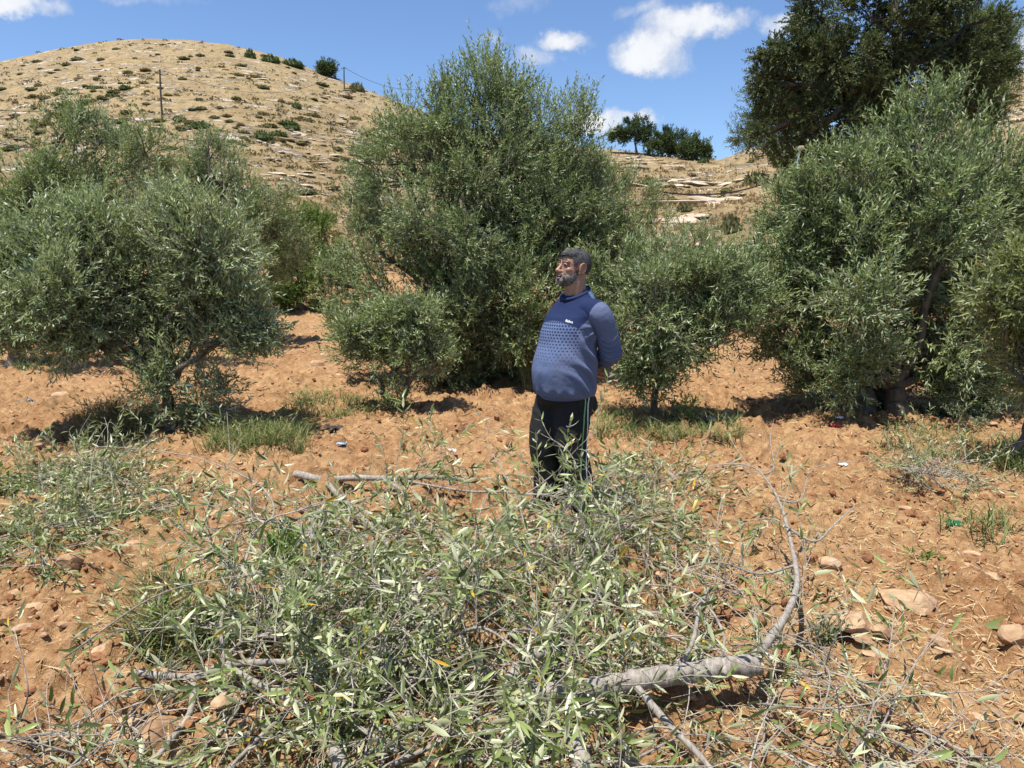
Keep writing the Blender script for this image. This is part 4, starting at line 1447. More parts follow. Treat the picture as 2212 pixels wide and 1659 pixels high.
heap([(0, 1480), (260, 1440), (330, 1600), (0, 1640)], 4, 45, 'leafy olive twig on bare soil at the lower left corner', 'twigs at the lower left corner', .14, (.4, .6), 4, .35, 3, 12, .004)
heap([(0, 1000), (150, 1000), (340, 1010), (280, 1090), (170, 1170), (0, 1200)], 15, 47, 'leafy cut branch in the flat heap by the left olive tree', 'cut branches by the left olive tree', .06, (.5, .9), 7, .95, 4, 4, .005, size=.85, up=-.1)
heap([(1390, 1010), (1470, 1000), (1480, 1050), (1330, 1090)], 4, 48, 'leafy olive spray on the soil right of the legs of the man', 'sprays right of the legs of the man', .12, (.4, .7), 5, .9, 3, 5, .004)
heap([(1960, 1000), (2080, 990), (2090, 1040), (1980, 1060)], 5, 49, 'small wilted pale cut shoot on the soil at the right', 'wilted shoots on the soil at the right', .12, (.3, .5), 6, 1.0, 3, 3, .004, size=.62, spl=(.12, .28))

# -- upright bare twigs
def bare(seed, stems, label, group, r, n_side, leafy, u0, sl):
    for i, pts in enumerate(stems):
        b = Branch(seed * 10 + i)
        P = b.limb(smooth_path([lift(*q) for q in pts], 16), r, .0014, 5)
        for k in range(n_side):
            p, t = along(P, b.rng.uniform(u0, 1))
            b.twig(p, norm(t * .6 + b.rng.normal(0, .6, 3)), b.rng.uniform(*sl), leafy, .0018, .7, .55, 1.1)
        b.finish('bare_twig', label if isinstance(label, str) else label[i], group, 8, 'twig')
bare(330, [[(1150, 1200, .2), (1110, 1060, .45), (1055, 960, .62), (1060, 900, .72)], [(1250, 1150, .25), (1262, 1060, .42), (1228, 975, .58), (1165, 935, .66)], [(1180, 1180, .2), (1240, 1080, .4), (1290, 1035, .5), (1345, 1015, .52)],
           [(1300, 1160, .2), (1330, 1090, .35), (1390, 1040, .45)], [(1020, 1110, .2), (1130, 1070, .34), (1230, 1072, .38), (1330, 1052, .42)]],
     ['thin bare twig rising tall to the left of the man', 'hooked bare twig crossing the right knee of the man', 'bare twig slanting up across the shins of the man', 'short bare twig beside the left shoe of the man', 'pale level stick crossing both shins of the man'], None, .004, 4, .28, .4, (.12, .3))
bare(331, [[(1840, 1640, .05), (1885, 1530, .2), (1925, 1380, .34), (1930, 1290, .42)], [(1890, 1600, .1), (1950, 1480, .25), (2000, 1400, .34), (2050, 1340, .4)], [(1960, 1650, .05), (2060, 1560, .18), (2120, 1480, .26)],
           [(1770, 1560, .1), (1790, 1450, .24), (1700, 1380, .3), (1620, 1360, .3)], [(1640, 1520, .1), (1800, 1530, .18), (2000, 1500, .24), (2210, 1490, .26)]],
     ['tall upright bare twig at the lower right below the flat stone', 'leaning bare twig at the lower right beside the upright one', 'low bare twig near the lower right corner', 'bare twig bending left over the sawn end of the limb', 'long level thin twig reaching to the right edge'], None, .0042, 5, .22, .2, (.15, .35))
bare(332, [[(40, 1560, .02), (60, 1500, .15), (50, 1430, .25), (38, 1390, .3)], [(205, 1130, .05), (195, 1040, .2), (208, 960, .34), (240, 905, .45)], [(520, 1180, .1), (505, 1080, .3), (497, 980, .45), (490, 890, .6)], [(140, 1420, .2), (330, 1290, .42), (480, 1250, .48), (560, 1240, .5)]],
     ['upright leafy shoot at the lower left edge', 'upright shoot rising from the flat leaf heap at the left', 'tall thin shoot rising under the arching shoot', 'long thin twig slanting over bare soil left of the heap'], None, .0036, 2, .6, .8, (.12, .2))

# ================================================================== soil litter
def scatter_xy(rng, n, ymin=2.0, ymax=16.0, t0=-330, t1=2560):
    ts = rng.uniform(t0, t1, n)
    Y = np.exp(rng.uniform(np.log(ymin), np.log(ymax), n))
    X = (ts - IMW / 2) / FPX * 0.99 * Y
    return X, Y

def soil_clods():
    rng = np.random.default_rng(61)
    shapes = [stone_shape(rng, 1, 5, 0.16, 0.75) for _ in range(14)]
    tiny = [stone_shape(rng, 0, 3, 0.2, 0.75) for _ in range(10)]
    g, gs = Geo(), Geo()
    n = 6000
    X, Y = scatter_xy(rng, n)
    Z = zga(X, Y)
    keep = (vnoise(X / .7, Y / .7, 12) + rng.uniform(-.35, .35, n)) > .42
    for x, y, z in zip(X[keep], Y[keep], Z[keep]):
        s = max(.010 + .028 * rng.random() ** 2.2, .0017 * y)
        V, F = shapes[rng.integers(14)] if s > .02 else tiny[rng.integers(10)]
        a = rng.uniform(0, 6.28)
        c, sn = math.cos(a), math.sin(a)
        Vs = V * s * rng.uniform(.7, 1.3, 3)
        g.add(np.stack([Vs[:, 0] * c - Vs[:, 1] * sn + x, Vs[:, 0] * sn + Vs[:, 1] * c + y, Vs[:, 2] + z + s * .15], -1), F)
    link('soil_clods', g.build('soil_clods', M_CLOD), None, None, 'crumbly red soil clods over the tilled ground', 'soil', kind='stuff')
    small = [stone_shape(rng, 0, 3, 0.1, 0.6) for _ in range(10)]
    n = 9000
    X, Y = scatter_xy(rng, n, 2.2, 20)
    Z = zga(X, Y)
    for x, y, z in zip(X, Y, Z):
        V, F = small[rng.integers(10)]
        s = max(.004 + .013 * rng.random() ** 2, .0016 * y * rng.uniform(.6, 1.5))
        a = rng.uniform(0, 6.28)
        c, sn = math.cos(a), math.sin(a)
        Vs = V * s * rng.uniform(.7, 1.5, 3)
        gs.add(np.stack([Vs[:, 0] * c - Vs[:, 1] * sn + x, Vs[:, 0] * sn + Vs[:, 1] * c + y, Vs[:, 2] + z + s * .2], -1), F)
    link('gravel', gs.build('gravel', M_STONE), None, None, 'small pale stones strewn over the red soil', 'gravel', kind='stuff')
soil_clods()

def straw():
    rng = np.random.default_rng(62)
    n = 23000
    X, Y = scatter_xy(rng, n, 2.0, 15)
    t = IMW / 2 + FPX * X / Y
    dens = vnoise(X / .55, Y / .55, 15) * .7 + .35 * np.clip((t - 500) / 900, 0, 1)
    k = dens + rng.uniform(-.25, .25, n) > .47
    X, Y = X[k], Y[k]
    n = len(X)
    Z = zga(X, Y) + rng.uniform(.003, .02, n)
    an = rng.uniform(0, 6.28, n)
    D = norm(np.stack([np.cos(an), np.sin(an), rng.normal(0, .22, n)], -1))
    N = norm(np.stack([rng.normal(0, .3, n), rng.normal(0, .3, n), np.ones(n)], -1))
    L = rng.uniform(.03, .13, n)
    g = Geo()
    V, F = leaf_tris(np.stack([X, Y, Z], -1) - D * L[:, None] * .5, D, N, L, np.maximum(rng.uniform(.0025, .0055, n), .0011 * Y))
    g.add(V, F, np.repeat(rng.uniform(0, 1, n), 4))
    m = attr_mat('straw', [(0, (0.40, 0.27, 0.12)), (.5, (0.56, 0.42, 0.21)), (1, (0.66, 0.54, 0.31))], .7, .3, .15)
    link('straw', g.build('straw', m), None, None, 'broken dry straw scattered over the soil', 'straw', kind='stuff')
    # fallen olive leaves
    n = 2600
    X, Y = scatter_xy(rng, n, 2.0, 5.2, -60, 2100)
    k = (vnoise(X / .8, Y / .8, 19) > .45)
    X, Y = X[k], Y[k]
    n = len(X)
    P = np.stack([X, Y, zga(X, Y) + .008], -1)
    an = rng.uniform(0, 6.28, n)
    D = norm(np.stack([np.cos(an), np.sin(an), rng.normal(.05, .18, n)], -1))
    N = norm(np.stack([rng.normal(0, .35, n), rng.normal(0, .35, n), np.where(rng.random(n) < .5, 1.0, -1.0)], -1))
    L = rng.uniform(.035, .065, n)
    V, F = leaf_full(P, D, N, L, L * .2, rng.uniform(-.2, .2, n))
    g = Geo()
    tone = rng.uniform(.2, .92, n)
    tone[rng.random(n) < .03] = 1
    g.add(V, F, np.repeat(tone, 8))
    link('fallen_leaves', g.build('fallen_leaves', M_CUTLEAF, True), None, None, 'loose olive leaves fallen on the soil round the heap', 'leaves', kind='stuff')
straw()

# ---- stones one can pick out
def field_stones():
    rng = np.random.default_rng(63)
    shapes = [mesh_tris('stone', *stone_shape(rng, 2, 8, 0.035, 0.6), None, False, [M_STONE]) for _ in range(8)]
    named = [(1950, 1290, 120, 50, 'long flat tan stone on the soil at the right'), (1840, 1372, 100, 55, 'angular orange stone below the long flat one'), (1792, 1222, 52, 40, 'squarish pale stone beside the curved bare branch'),
             (2140, 1262, 44, 42, 'small blocky stone near the right edge'), (472, 1112, 40, 26, 'pale stone on bare soil left of the heap'), (158, 1228, 56, 36, 'rounded tan stone on the soil at the left'),
             (350, 1580, 110, 90, 'big smooth tan boulder under twigs at the lower left'), (75, 1318, 50, 24, 'flat pale stone near the left edge'), (236, 1262, 40, 24, 'slanted tan stone left of the arching shoot'),
             (290, 1175, 44, 22, 'flat stone in front of the flat leaf heap'), (2190, 1400, 60, 60, 'rough reddish stone cut by the right edge'), (1905, 1385, 46, 30, 'white grey stone at the lower right by thin twigs'),
             (130, 865, 30, 22, 'pale stone on the soil at the left under the tree'), (684, 788, 34, 26, 'tan boulder on the path between the trees'), (700, 770, 26, 16, 'smaller stone behind the tan boulder on the path'),
             (1575, 902, 38, 30, 'dark stone in weeds right of the young olive trunk'), (897, 938, 18, 26, 'upright pale stone left of the man'), (560, 1045, 30, 16, 'dull stone beside the rear limb'), (2105, 1190, 40, 20, 'thin tilted stone above the blocky one'),
             (1745, 880, 30, 18, 'tan stone at the edge of the deep shade'), (1840, 905, 40, 24, 'rounded stone at the front of the deep shade'), (418, 1240, 70, 46, 'tan stone behind grass left of the heap'), (355, 1045, 34, 28, 'dark red stone right of the flat leaf heap')]
    for px, py, w, h, lab in named:
        p = ghit(px, py)
        s = np.linalg.norm(p - np.array([0, 0, CAM_Z])) / FPX
        o = link('field_stone', shapes[rng.integers(8)], None, (p[0], p[1], p[2] + h * s * .12), lab, 'stone')
        o.scale = (w * s * .50, w * s * .40, h * s * .75)
        o.rotation_euler = (rng.uniform(-.12, .12), rng.uniform(-.12, .12), rng.uniform(-.5, .5))
    n = 170
    X, Y = scatter_xy(rng, n, 2.2, 13)
    for x, y in zip(X, Y):
        s = rng.uniform(.018, .05)
        o = link('field_stone', shapes[rng.integers(8)], None, (x, y, zg(x, y) + s * .2), 'tan stone the size of a fist lying on the tilled red soil', 'stone', 'fist sized stones on the tilled soil')
        o.scale = (s * rng.uniform(.8, 1.5), s * rng.uniform(.7, 1.1), s * rng.uniform(.5, 1))
        o.rotation_euler = (rng.uniform(-.3, .3), rng.uniform(-.3, .3), rng.uniform(0, 6.28))
field_stones()

# ---- grasses and weeds
M_GRASS = attr_mat('green_grass', [(0, (0.07, 0.105, 0.025)), (.6, (0.16, 0.20, 0.06)), (1, (0.34, 0.31, 0.13))], .6, .3, .3)
M_BARLEY = attr_mat('ripening_grass', [(0, (0.10, 0.11, 0.035)), (.5, (0.22, 0.20, 0.075)), (1, (0.42, 0.33, 0.15))], .6, .3, .3)
M_WEED = leaf_mat('bright_weed_leaf', (0.06, 0.14, 0.012), (0.15, 0.29, 0.03), (0.18, 0.28, 0.07), .35, .3, spec=.5)
M_GREYWEED = leaf_mat('grey_weed_leaf', (0.13, 0.16, 0.08), (0.27, 0.29, 0.17), (0.3, 0.31, 0.2), .6, .2, spec=.3)

def grass(label, poly, n, h, mat, seed, lean=.28, w=.0035, ears=0.0):
    rng = np.random.default_rng(seed)
    g = Geo()
    cl = poly_pts(rng, poly, max(6, n // 14))
    cw = [ghit(*c) for c in cl]
    ci = rng.integers(0, len(cw), n)
    C = np.array(cw)[ci]
    X, Y = C[:, 0] + rng.normal(0, .05, n), C[:, 1] + rng.normal(0, .05, n)
    P0 = np.stack([X, Y, zga(X, Y) - .005], -1)
    D = norm(np.stack([rng.normal(0, lean, n), rng.normal(0, lean, n), np.ones(n)], -1))
    H = h * rng.uniform(.45, 1.15, n)
    out = norm(np.stack([D[:, 0], D[:, 1], np.zeros(n)], -1))
    S = np.stack([-out[:, 1], out[:, 0], np.zeros(n)], -1)
    W = np.maximum(w, .00045 * Y)[:, None]
    tone = rng.uniform(0, 1, n)
    u = [0, .4, .75, 1]
    pts = [P0 + D * (H * k)[:, None] + out * (H * .45 * k * k)[:, None] - np.array([0, 0, 1.]) * (H * .18 * k ** 3)[:, None] for k in u]
    V = np.stack([pts[0] - S * W, pts[0] + S * W, pts[1] - S * W * .9, pts[1] + S * W * .9, pts[2] - S * W * .6, pts[2] + S * W * .6, pts[3]], 1).reshape(-1, 3)
    base = np.array([[0, 1, 3], [0, 3, 2], [2, 3, 5], [2, 5, 4], [4, 5, 6]])
    F = (np.arange(n)[:, None, None] * 7 + base[None]).reshape(-1, 3)
    g.add(V, F, np.repeat(tone, 7))
    if ears:
        e = rng.random(n) < ears
        m = int(e.sum())
        Dv = norm(pts[3][e] - pts[2][e])
        V, F = leaf_tris(pts[3][e] - Dv * .01, Dv, norm(rng.normal(size=(m, 3))), np.full(m, .07), np.maximum(.011, .0012 * Y[e]))
        g.add(V, F, np.repeat(np.clip(tone[e] + .35, 0, 1), 4))
    link('grass', g.build('grass', mat, False), None, None, label, 'grass', kind='stuff')

grass('tall ripening grass with ears left of the front olive trunk', [(180, 940), (330, 950), (340, 910), (190, 905)], 1100, .34, M_BARLEY, 71, .22, .003, .35)
grass('green grass right of the front olive trunk', [(450, 975), (650, 985), (660, 930), (470, 930)], 1700, .24, M_GRASS, 72, .35, .003, .15)
grass('sparse grass on the soil behind the front olive', [(600, 900), (800, 905), (780, 850), (640, 850)], 800, .18, M_GRASS, 73, .4, .0025, .2)
grass('weedy grass under the young olive behind the man', [(1290, 950), (1600, 960), (1590, 900), (1300, 900)], 1500, .20, M_GRASS, 74, .5, .0035)
grass('grass tufts at the foot of the leaning olive at the right edge', [(2140, 1020), (2212, 1030), (2212, 960), (2150, 970)], 600, .24, M_GRASS, 75, .35)
grass('thin ripening grass in front of the heap at the left', [(290, 1430), (450, 1400), (470, 1290), (330, 1290)], 480, .26, M_BARLEY, 76, .3, .003, .4)
grass('fine green grass at the foot of the heap at the left', [(300, 1450), (470, 1440), (460, 1360), (310, 1370)], 700, .13, M_GRASS, 77, .5, .0025)
grass('dry straw tufts at the edge of the deep shade', [(1720, 900), (1800, 900), (1790, 870), (1730, 870)], 260, .16, attr_mat('straw_tuft', [(0, (0.42, 0.30, 0.14)), (1, (0.62, 0.5, 0.28))], .8, .2, .2), 78, .9)
grass('straggly weeds on the soil at the right', [(1900, 990), (2120, 1000), (2100, 930), (1910, 930)], 700, .17, M_GRASS, 79, .7)
grass('single green weed stalks at the right', [(2030, 1180), (2200, 1190), (2200, 1120), (2060, 1120)], 160, .2, M_GRASS, 80, .3)
grass('thin dry stalks beside the tall olive behind the man', [(1125, 850), (1150, 850), (1150, 835), (1125, 835)], 40, .75, M_BARLEY, 81, .08, .003, .6)
grass('green weeds under the path trees', [(30, 800), (110, 805), (110, 780), (30, 780)], 300, .2, M_GRASS, 82, .4)

def weed(label, px, py, n, L, wd, mat, seed, h=.2, rad=.15, k=8, up=.5, shoot=.14):
    rng = np.random.default_rng(seed)
    p = ghit(px, py)
    g, gw = Geo(), Geo()
    crown_geo(g, rng, [(p + np.array([0, 0, h * .5]), np.array([rad, rad, h * .5]))], n, L, wd, shoot, k, up, rad * .3, .4, twig=gw)
    root = thing('weed', label, 'weed', tuple(p))
    link('leaves', g.build('leaves', mat, False, p), root, kind='stuff')
    link('stems', gw.build('stems', M_GRASS, False, p), root, kind='stuff')
weed('bright glossy green weed in front of the cut log', 600, 1250, 44, .045, .017, M_WEED, 91, .22, .16)
weed('bright green leafy weed inside the heap at the left', 520, 1375, 60, .048, .019, M_WEED, 92, .2, .2)
weed('low bright green weed left of the heap', 395, 1395, 26, .04, .015, M_WEED, 93, .13, .14)
weed('green weed in the flat leaf heap at the left edge', 30, 1065, 26, .05, .02, M_WEED, 94, .16, .16)
weed('small grey green weed on straw right of the thick limb', 1795, 1395, 22, .035, .012, M_GREYWEED, 95, .12, .06)
weed('grey green thistly weed at the right edge of the deep shade', 2110, 935, 50, .04, .012, M_GREYWEED, 96, .3, .25)
weed('little green rosette on the soil right of the squarish stone', 2000, 1200, 12, .05, .018, M_GREENLEAF, 97, .05, .07, 6, .1, .08)
weed('young green shoots at the base of the thin olive trunk', 1480, 925, 40, .05, .012, M_GREENLEAF, 98, .3, .16)
weed('leafy sprig on bare soil between the saplings', 905 - 90, 868, 14, .055, .013, M_OLIVE, 99, .3, .05)

# ---- litter
def crumple(name, label, cat, px, py, w, h, col, seed, rough=.6):
    rng = np.random.default_rng(seed)
    p = ghit(px, py)
    s = np.linalg.norm(p - np.array([0, 0, CAM_Z])) / FPX
    n = 9
    u, v = np.meshgrid(np.linspace(-.5, .5, n), np.linspace(-.5, .5, n), indexing='ij')
    Z = rng.uniform(0, 1, (n, n)) * .35 + .2
    V = np.stack([u * w * s + rng.normal(0, .04, (n, n)) * w * s, v * w * s * .8 + rng.normal(0, .04, (n, n)) * w * s, Z * h * s], -1).reshape(-1, 3)
    i, j = np.meshgrid(np.arange(n - 1), np.arange(n - 1), indexing='ij')
    a = (i * n + j).ravel()
    F = np.stack([a, a + n, a + n + 1, a + 1], -1)
    me = mesh_tris(name, V, F, None, False, [plain_mat(name + '_film', col, rough, .4, .08, 40)])
    o = link(name, me, None, tuple(p), label, cat)
    md = o.modifiers.new('thick', 'SOLIDIFY')
    md.thickness = .002
    return o
crumple('plastic_scrap', 'shiny green plastic scrap on the soil at the right', 'litter', 2060, 1138, 28, 14, (0.008, 0.13, 0.045), 1, .25)
crumple('plastic_bag', 'black plastic bag lying near the young olive trunk', 'litter', 1545, 922, 66, 30, (0.012, 0.012, 0.014), 2, .3)
crumple('cloth_scrap', 'dull red cloth scrap on the soil left of the man', 'litter', 930, 876, 40, 18, (0.40, 0.11, 0.07), 3)
crumple('paper_scrap', 'white scrap of paper on the soil at the right', 'litter', 1822, 1000, 16, 14, (0.75, 0.75, 0.75), 4)
crumple('paper_scrap', 'crumpled white scrap beside the rear of the heap', 'litter', 977, 985, 16, 20, (0.75, 0.75, 0.74), 5)
crumple('wrapper', 'red and white wrapper near the deep shade', 'litter', 1806, 920, 22, 16, (0.55, 0.08, 0.09), 6)
crumple('paper_scrap', 'white flap of the wrapper near the deep shade', 'litter', 1812, 916, 14, 12, (0.8, 0.8, 0.8), 7)
crumple('plastic_scrap', 'pale blue plastic scrap on the soil left of the man', 'litter', 738, 970, 18, 14, (0.28, 0.42, 0.55), 8)
crumple('plastic_bag', 'blue plastic bag in the shade under the right olive', 'litter', 1772, 862, 50, 26, (0.02, 0.05, 0.13), 9)
crumple('plastic_scrap', 'bright blue plastic scrap behind the left olive trunk', 'litter', 410, 846, 14, 20, (0.03, 0.08, 0.5), 10)
crumple('plastic_scrap', 'dark grey scrap on the soil left of the man', 'litter', 720, 930, 34, 16, (0.04, 0.04, 0.045), 11)
crumple('plastic_scrap', 'grey scrap on the soil near the left edge', 'litter', 57, 868, 22, 20, (0.2, 0.21, 0.22), 12)
# ================================================================== the man
def person():
    rng = np.random.default_rng(7)
    p = lift(1217, 1106, 0.0)
    bz = float(zt(p[0], p[1]))
    top = at(1217, 536, p[1])
    SCL = (top[2] - bz) / 1.690
    root = thing('person', 'bearded man in blue dotted sweatshirt and black track trousers, hands behind his back', 'person', (p[0], p[1], bz + .012))
    root.scale = (SCL, SCL, SCL)
    TH = R(50)
    FW = np.array([-math.sin(TH), -math.cos(TH), 0.0])
    LF = np.array([-FW[1], FW[0], 0.0])
    U0 = 0.05
    ORG = np.array([U0, 0, 0])
    def fs(f, s, z):
        return ORG + FW * f + LF * s + np.array([0, 0, z])
    def uz(zx, zy):
        """photo close-up coordinates to (u, z)"""
        return (zx - 700) / 1627.0, (2910 - zy) / 1627.0

    def union(name, prims, voxel, smooth, mat, fac=.5, dec=None):
        me = bpy.data.meshes.new(name)
        V, F, n = [], [], 0
        for v, f in prims:
            V.append(v)
            F.append(f + n)
            n += len(v)
        me = mesh_tris(name, np.concatenate(V), np.concatenate(F))
        o = bpy.data.objects.new(name, me)
        COL.objects.link(o)
        m = o.modifiers.new('r', 'REMESH')
        m.mode = 'VOXEL'
        m.voxel_size = voxel
        if smooth:
            m = o.modifiers.new('s', 'SMOOTH')
            m.iterations = smooth
            m.factor = fac
        if dec:
            m = o.modifiers.new('d', 'DECIMATE')
            m.ratio = dec
        dg = bpy.context.evaluated_depsgraph_get()
        out = bpy.data.meshes.new_from_object(o.evaluated_get(dg))
        bpy.data.objects.remove(o)
        out.name = name
        out.materials.clear()
        out.materials.append(mat)
        out.polygons.foreach_set('use_smooth', np.ones(len(out.polygons), bool))
        return out
    def co(me):
        a = np.empty(len(me.vertices) * 3, np.float32)
        me.vertices.foreach_get('co', a)
        return a.reshape(-1, 3).astype(float)
    def set_co(me, V):
        me.vertices.foreach_set('co', np.ascontiguousarray(V, np.float32).ravel())
        me.update()
    def normals(me):
        a = np.empty(len(me.vertices) * 3, np.float32)
        me.vertices.foreach_get('normal', a)
        return a.reshape(-1, 3).astype(float)
    def ell(c, r, rot=None, sub=3):
        V, F = ICO[sub]
        V = V * np.asarray(r, float)
        if rot is not None:
            V = V @ np.asarray(rot).T
        return V + np.asarray(c, float), F
    def capsule(P, r, sides=16, n=None):
        P = np.asarray(P, float)
        r = np.broadcast_to(np.asarray(r, float), (len(P),))
        Q = smooth_path(P, n or len(P) * 5)
        u = np.linspace(0, 1, len(Q))
        rr = np.interp(u, np.linspace(0, 1, len(P)), r)
        out = [tube(Q, rr, sides)]
        for k in (0, -1):
            out.append(ell(Q[k], np.full(3, rr[k]), None, 2))
        return out

    # ---------------------------------------------------------- materials
    def skin_mat():
        m, t, b, out = new_mat('sunburnt_skin')
        tc = t.n('ShaderNodeTexCoord').outputs['Object']
        n = t.noise(tc, 70, 4, .6)
        n2 = t.noise(tc, 18, 3, .6)
        c = t.ramp(t.math('ADD', t.math('MULTIPLY', n, .5), t.math('MULTIPLY', n2, .5)), [(.35, (0.245, 0.122, 0.078)), (.65, (0.37, 0.208, 0.140))])
        t.l(c, b.inputs['Base Color'])
        b.inputs['Roughness'].default_value = .5
        b.inputs['Subsurface Weight'].default_value = .12
        b.inputs['Subsurface Radius'].default_value = (.012, .005, .003)
        bp = t.n('ShaderNodeBump')
        bp.inputs['Strength'].default_value = .25
        bp.inputs['Distance'].default_value = .003
        t.l(n, bp.inputs['Height'])
        t.l(bp.outputs[0], b.inputs['Normal'])
        return m
    def hair_mat(name, dark, grey, bias):
        m, t, b, out = new_mat(name)
        tc = t.n('ShaderNodeTexCoord').outputs['Object']
        n = t.noise(tc, 230, 3, .7)
        n2 = t.noise(tc, 26, 3, .6)
        f = t.math('ADD', t.math('MULTIPLY', n, .75), t.math('MULTIPLY', n2, .35))
        t.l(t.ramp(f, [(bias - .1, dark), (bias + .14, grey)]), b.inputs['Base Color'])
        b.inputs['Roughness'].default_value = .55
        bp = t.n('ShaderNodeBump')
        bp.inputs['Strength'].default_value = .9
        bp.inputs['Distance'].default_value = .006
        t.l(n, bp.inputs['Height'])
        t.l(bp.outputs[0], b.inputs['Normal'])
        return m
    def shirt_mat():
        m, t, b, out = new_mat('blue_sweatshirt_fabric')
        tc = t.n('ShaderNodeTexCoord').outputs['Object']
        rel = t.vmath('SUBTRACT', tc, (U0, 0, 0))
        f = t.vmath('DOT_PRODUCT', rel, tuple(FW), out=1)
        s = t.vmath('DOT_PRODUCT', rel, tuple(LF), out=1)
        sx = t.n('ShaderNodeSeparateXYZ')
        t.l(tc, sx.inputs[0])
        z = sx.outputs[2]
        sa = t.math('ABSOLUTE', s)
        line = t.math('SUBTRACT', 1.240, t.math('MULTIPLY', t.math('MULTIPLY', sa, sa), 1.5))
        above = t.sstep(t.math('SUBTRACT', z, line), -.0015, .0015)
        front = t.sstep(t.math('ADD', f, t.math('MULTIPLY', sa, .06)), -.024, -.020)
        arm_s = t.math('ADD', .160, t.math('MULTIPLY', t.math('SUBTRACT', z, 1.2), .35))
        torso = t.sstep(t.math('SUBTRACT', arm_s, sa), -.002, .002)
        yoke = t.math('MULTIPLY', t.math('MULTIPLY', above, front), torso)
        seam_l = t.sstep(t.math('ABSOLUTE', t.math('SUBTRACT', z, line)), .004, .002)
        seam_a = t.math('MULTIPLY', t.sstep(t.math('ABSOLUTE', t.math('SUBTRACT', arm_s, sa)), .0045, .002), t.math('GREATER_THAN', z, 1.17))
        seam = t.math('MAXIMUM', t.math('MULTIPLY', t.math('MULTIPLY', seam_l, front), torso), seam_a)
        # printed dots shrinking downward
        P = .0185
        row = t.math('FLOOR', t.math('DIVIDE', z, P))
        offs = t.math('MULTIPLY', t.math('MODULO', row, 2.0), .5)
        du = t.math('SUBTRACT', t.math('FRACT', t.math('ADD', t.math('DIVIDE', t.math('MULTIPLY_ADD', t.math('ARCTAN2', s, t.math('ADD', f, .02)), .185, 2.0), P), offs)), .5)
        dv = t.math('SUBTRACT', t.math('FRACT', t.math('DIVIDE', z, P)), .5)
        r2 = t.math('SQRT', t.math('ADD', t.math('MULTIPLY', du, du), t.math('MULTIPLY', dv, dv)))
        rad = t.math('MULTIPLY', t.sstep(z, .82, 1.24), .36)
        dot = t.sstep(t.math('SUBTRACT', rad, r2), -.03, .05)
        frontd = t.math('MULTIPLY', t.sstep(f, -.03, .03), t.sstep(t.math('SUBTRACT', .185, sa), 0, .02))
        dot = t.math('MULTIPLY', t.math('MULTIPLY', dot, frontd), t.math('LESS_THAN', z, line))
        n = t.noise(tc, 90, 4, .65)
        n2 = t.noise(tc, 9, 3, .6)
        blue = t.mix(n2, (0.085, 0.118, 0.215, 1), (0.108, 0.145, 0.25, 1))
        sleeve = t.mix(n2, (0.095, 0.118, 0.20, 1), (0.118, 0.142, 0.232, 1))
        c = t.mix(torso, sleeve, blue)
        c = t.mix(yoke, c, (0.014, 0.024, 0.070, 1))
        c = t.mix(dot, c, (0.020, 0.026, 0.070, 1))
        c = t.mix(t.math('MULTIPLY', seam, .7), c, (0.022, 0.03, 0.07, 1))
        t.l(c, b.inputs['Base Color'])
        b.inputs['Roughness'].default_value = .9
        b.inputs['Specular IOR Level'].default_value = .15
        bp = t.n('ShaderNodeBump')
        bp.inputs['Strength'].default_value = .35
        bp.inputs['Distance'].default_value = .006
        w = t.noise(t.vmath('MULTIPLY', tc, (1, 1, 1.8)), 13, 4, .6)
        t.l(t.math('ADD', t.math('MULTIPLY', w, 1.6), t.math('MULTIPLY', n, .25)), bp.inputs['Height'])
        t.l(bp.outputs[0], b.inputs['Normal'])
        return m
    M_SKIN = skin_mat()
    M_HAIR = hair_mat('short_dark_grey_hair', (0.008, 0.008, 0.009), (0.19, 0.182, 0.175), .62)
    M_BEARD = hair_mat('grizzled_beard', (0.030, 0.024, 0.021), (0.36, 0.33, 0.31), .56)
    M_SHIRT = shirt_mat()
    M_TROUSER = plain_mat('black_jersey', (0.016, 0.0155, 0.016), .8, .25, .2, 60)
    M_NAVY = plain_mat('navy_rib', (0.022, 0.03, 0.075), .9, .15, .2, 200)
    M_BLUERIB = plain_mat('blue_rib', (0.085, 0.105, 0.22), .9, .15, .15, 120)
    M_WHITE = plain_mat('white_print', (0.78, 0.78, 0.78), .7, .2, .03)
    M_GREEN = plain_mat('green_stripe', (0.17, 0.36, 0.15), .8, .2, .1, 150)
    M_GREYSTR = plain_mat('white_stripe', (0.55, 0.56, 0.58), .8, .2, .1, 150)
    M_DARK = plain_mat('dark_eye', (0.02, 0.013, 0.01), .25, .5, .05)
    M_SCLERA = plain_mat('eye_white', (0.22, 0.18, 0.155), .3, .5, .05)
    M_LIP = plain_mat('lip', (0.30, 0.125, 0.10), .5, .4, .1)
    M_SHOE = plain_mat('dusty_black_shoe', (0.03, 0.027, 0.025), .7, .3, .3, 50)

    # ---------------------------------------------------------- head frame
    HT = R(62)
    hf = np.array([-math.sin(HT), -math.cos(HT), 0])
    hl = np.array([-hf[1], hf[0], 0])
    pit = R(9)
    hx = hf * math.cos(pit) + np.array([0, 0, math.sin(pit)])
    hz = np.cross(hx, hl)
    HC = np.array([0.046, -0.005, 1.556])
    HM = np.stack([hx, hl, hz], 1)
    def H(x, y, z):
        return HC + HM @ np.array([x, y, z])
    def hell(c, r, sub=3, tilt=0.0):
        rot = HM
        if tilt:
            rot = HM @ np.array([[math.cos(tilt), 0, math.sin(tilt)], [0, 1, 0], [-math.sin(tilt), 0, math.cos(tilt)]])
        return ell(H(*c), r, rot, sub)

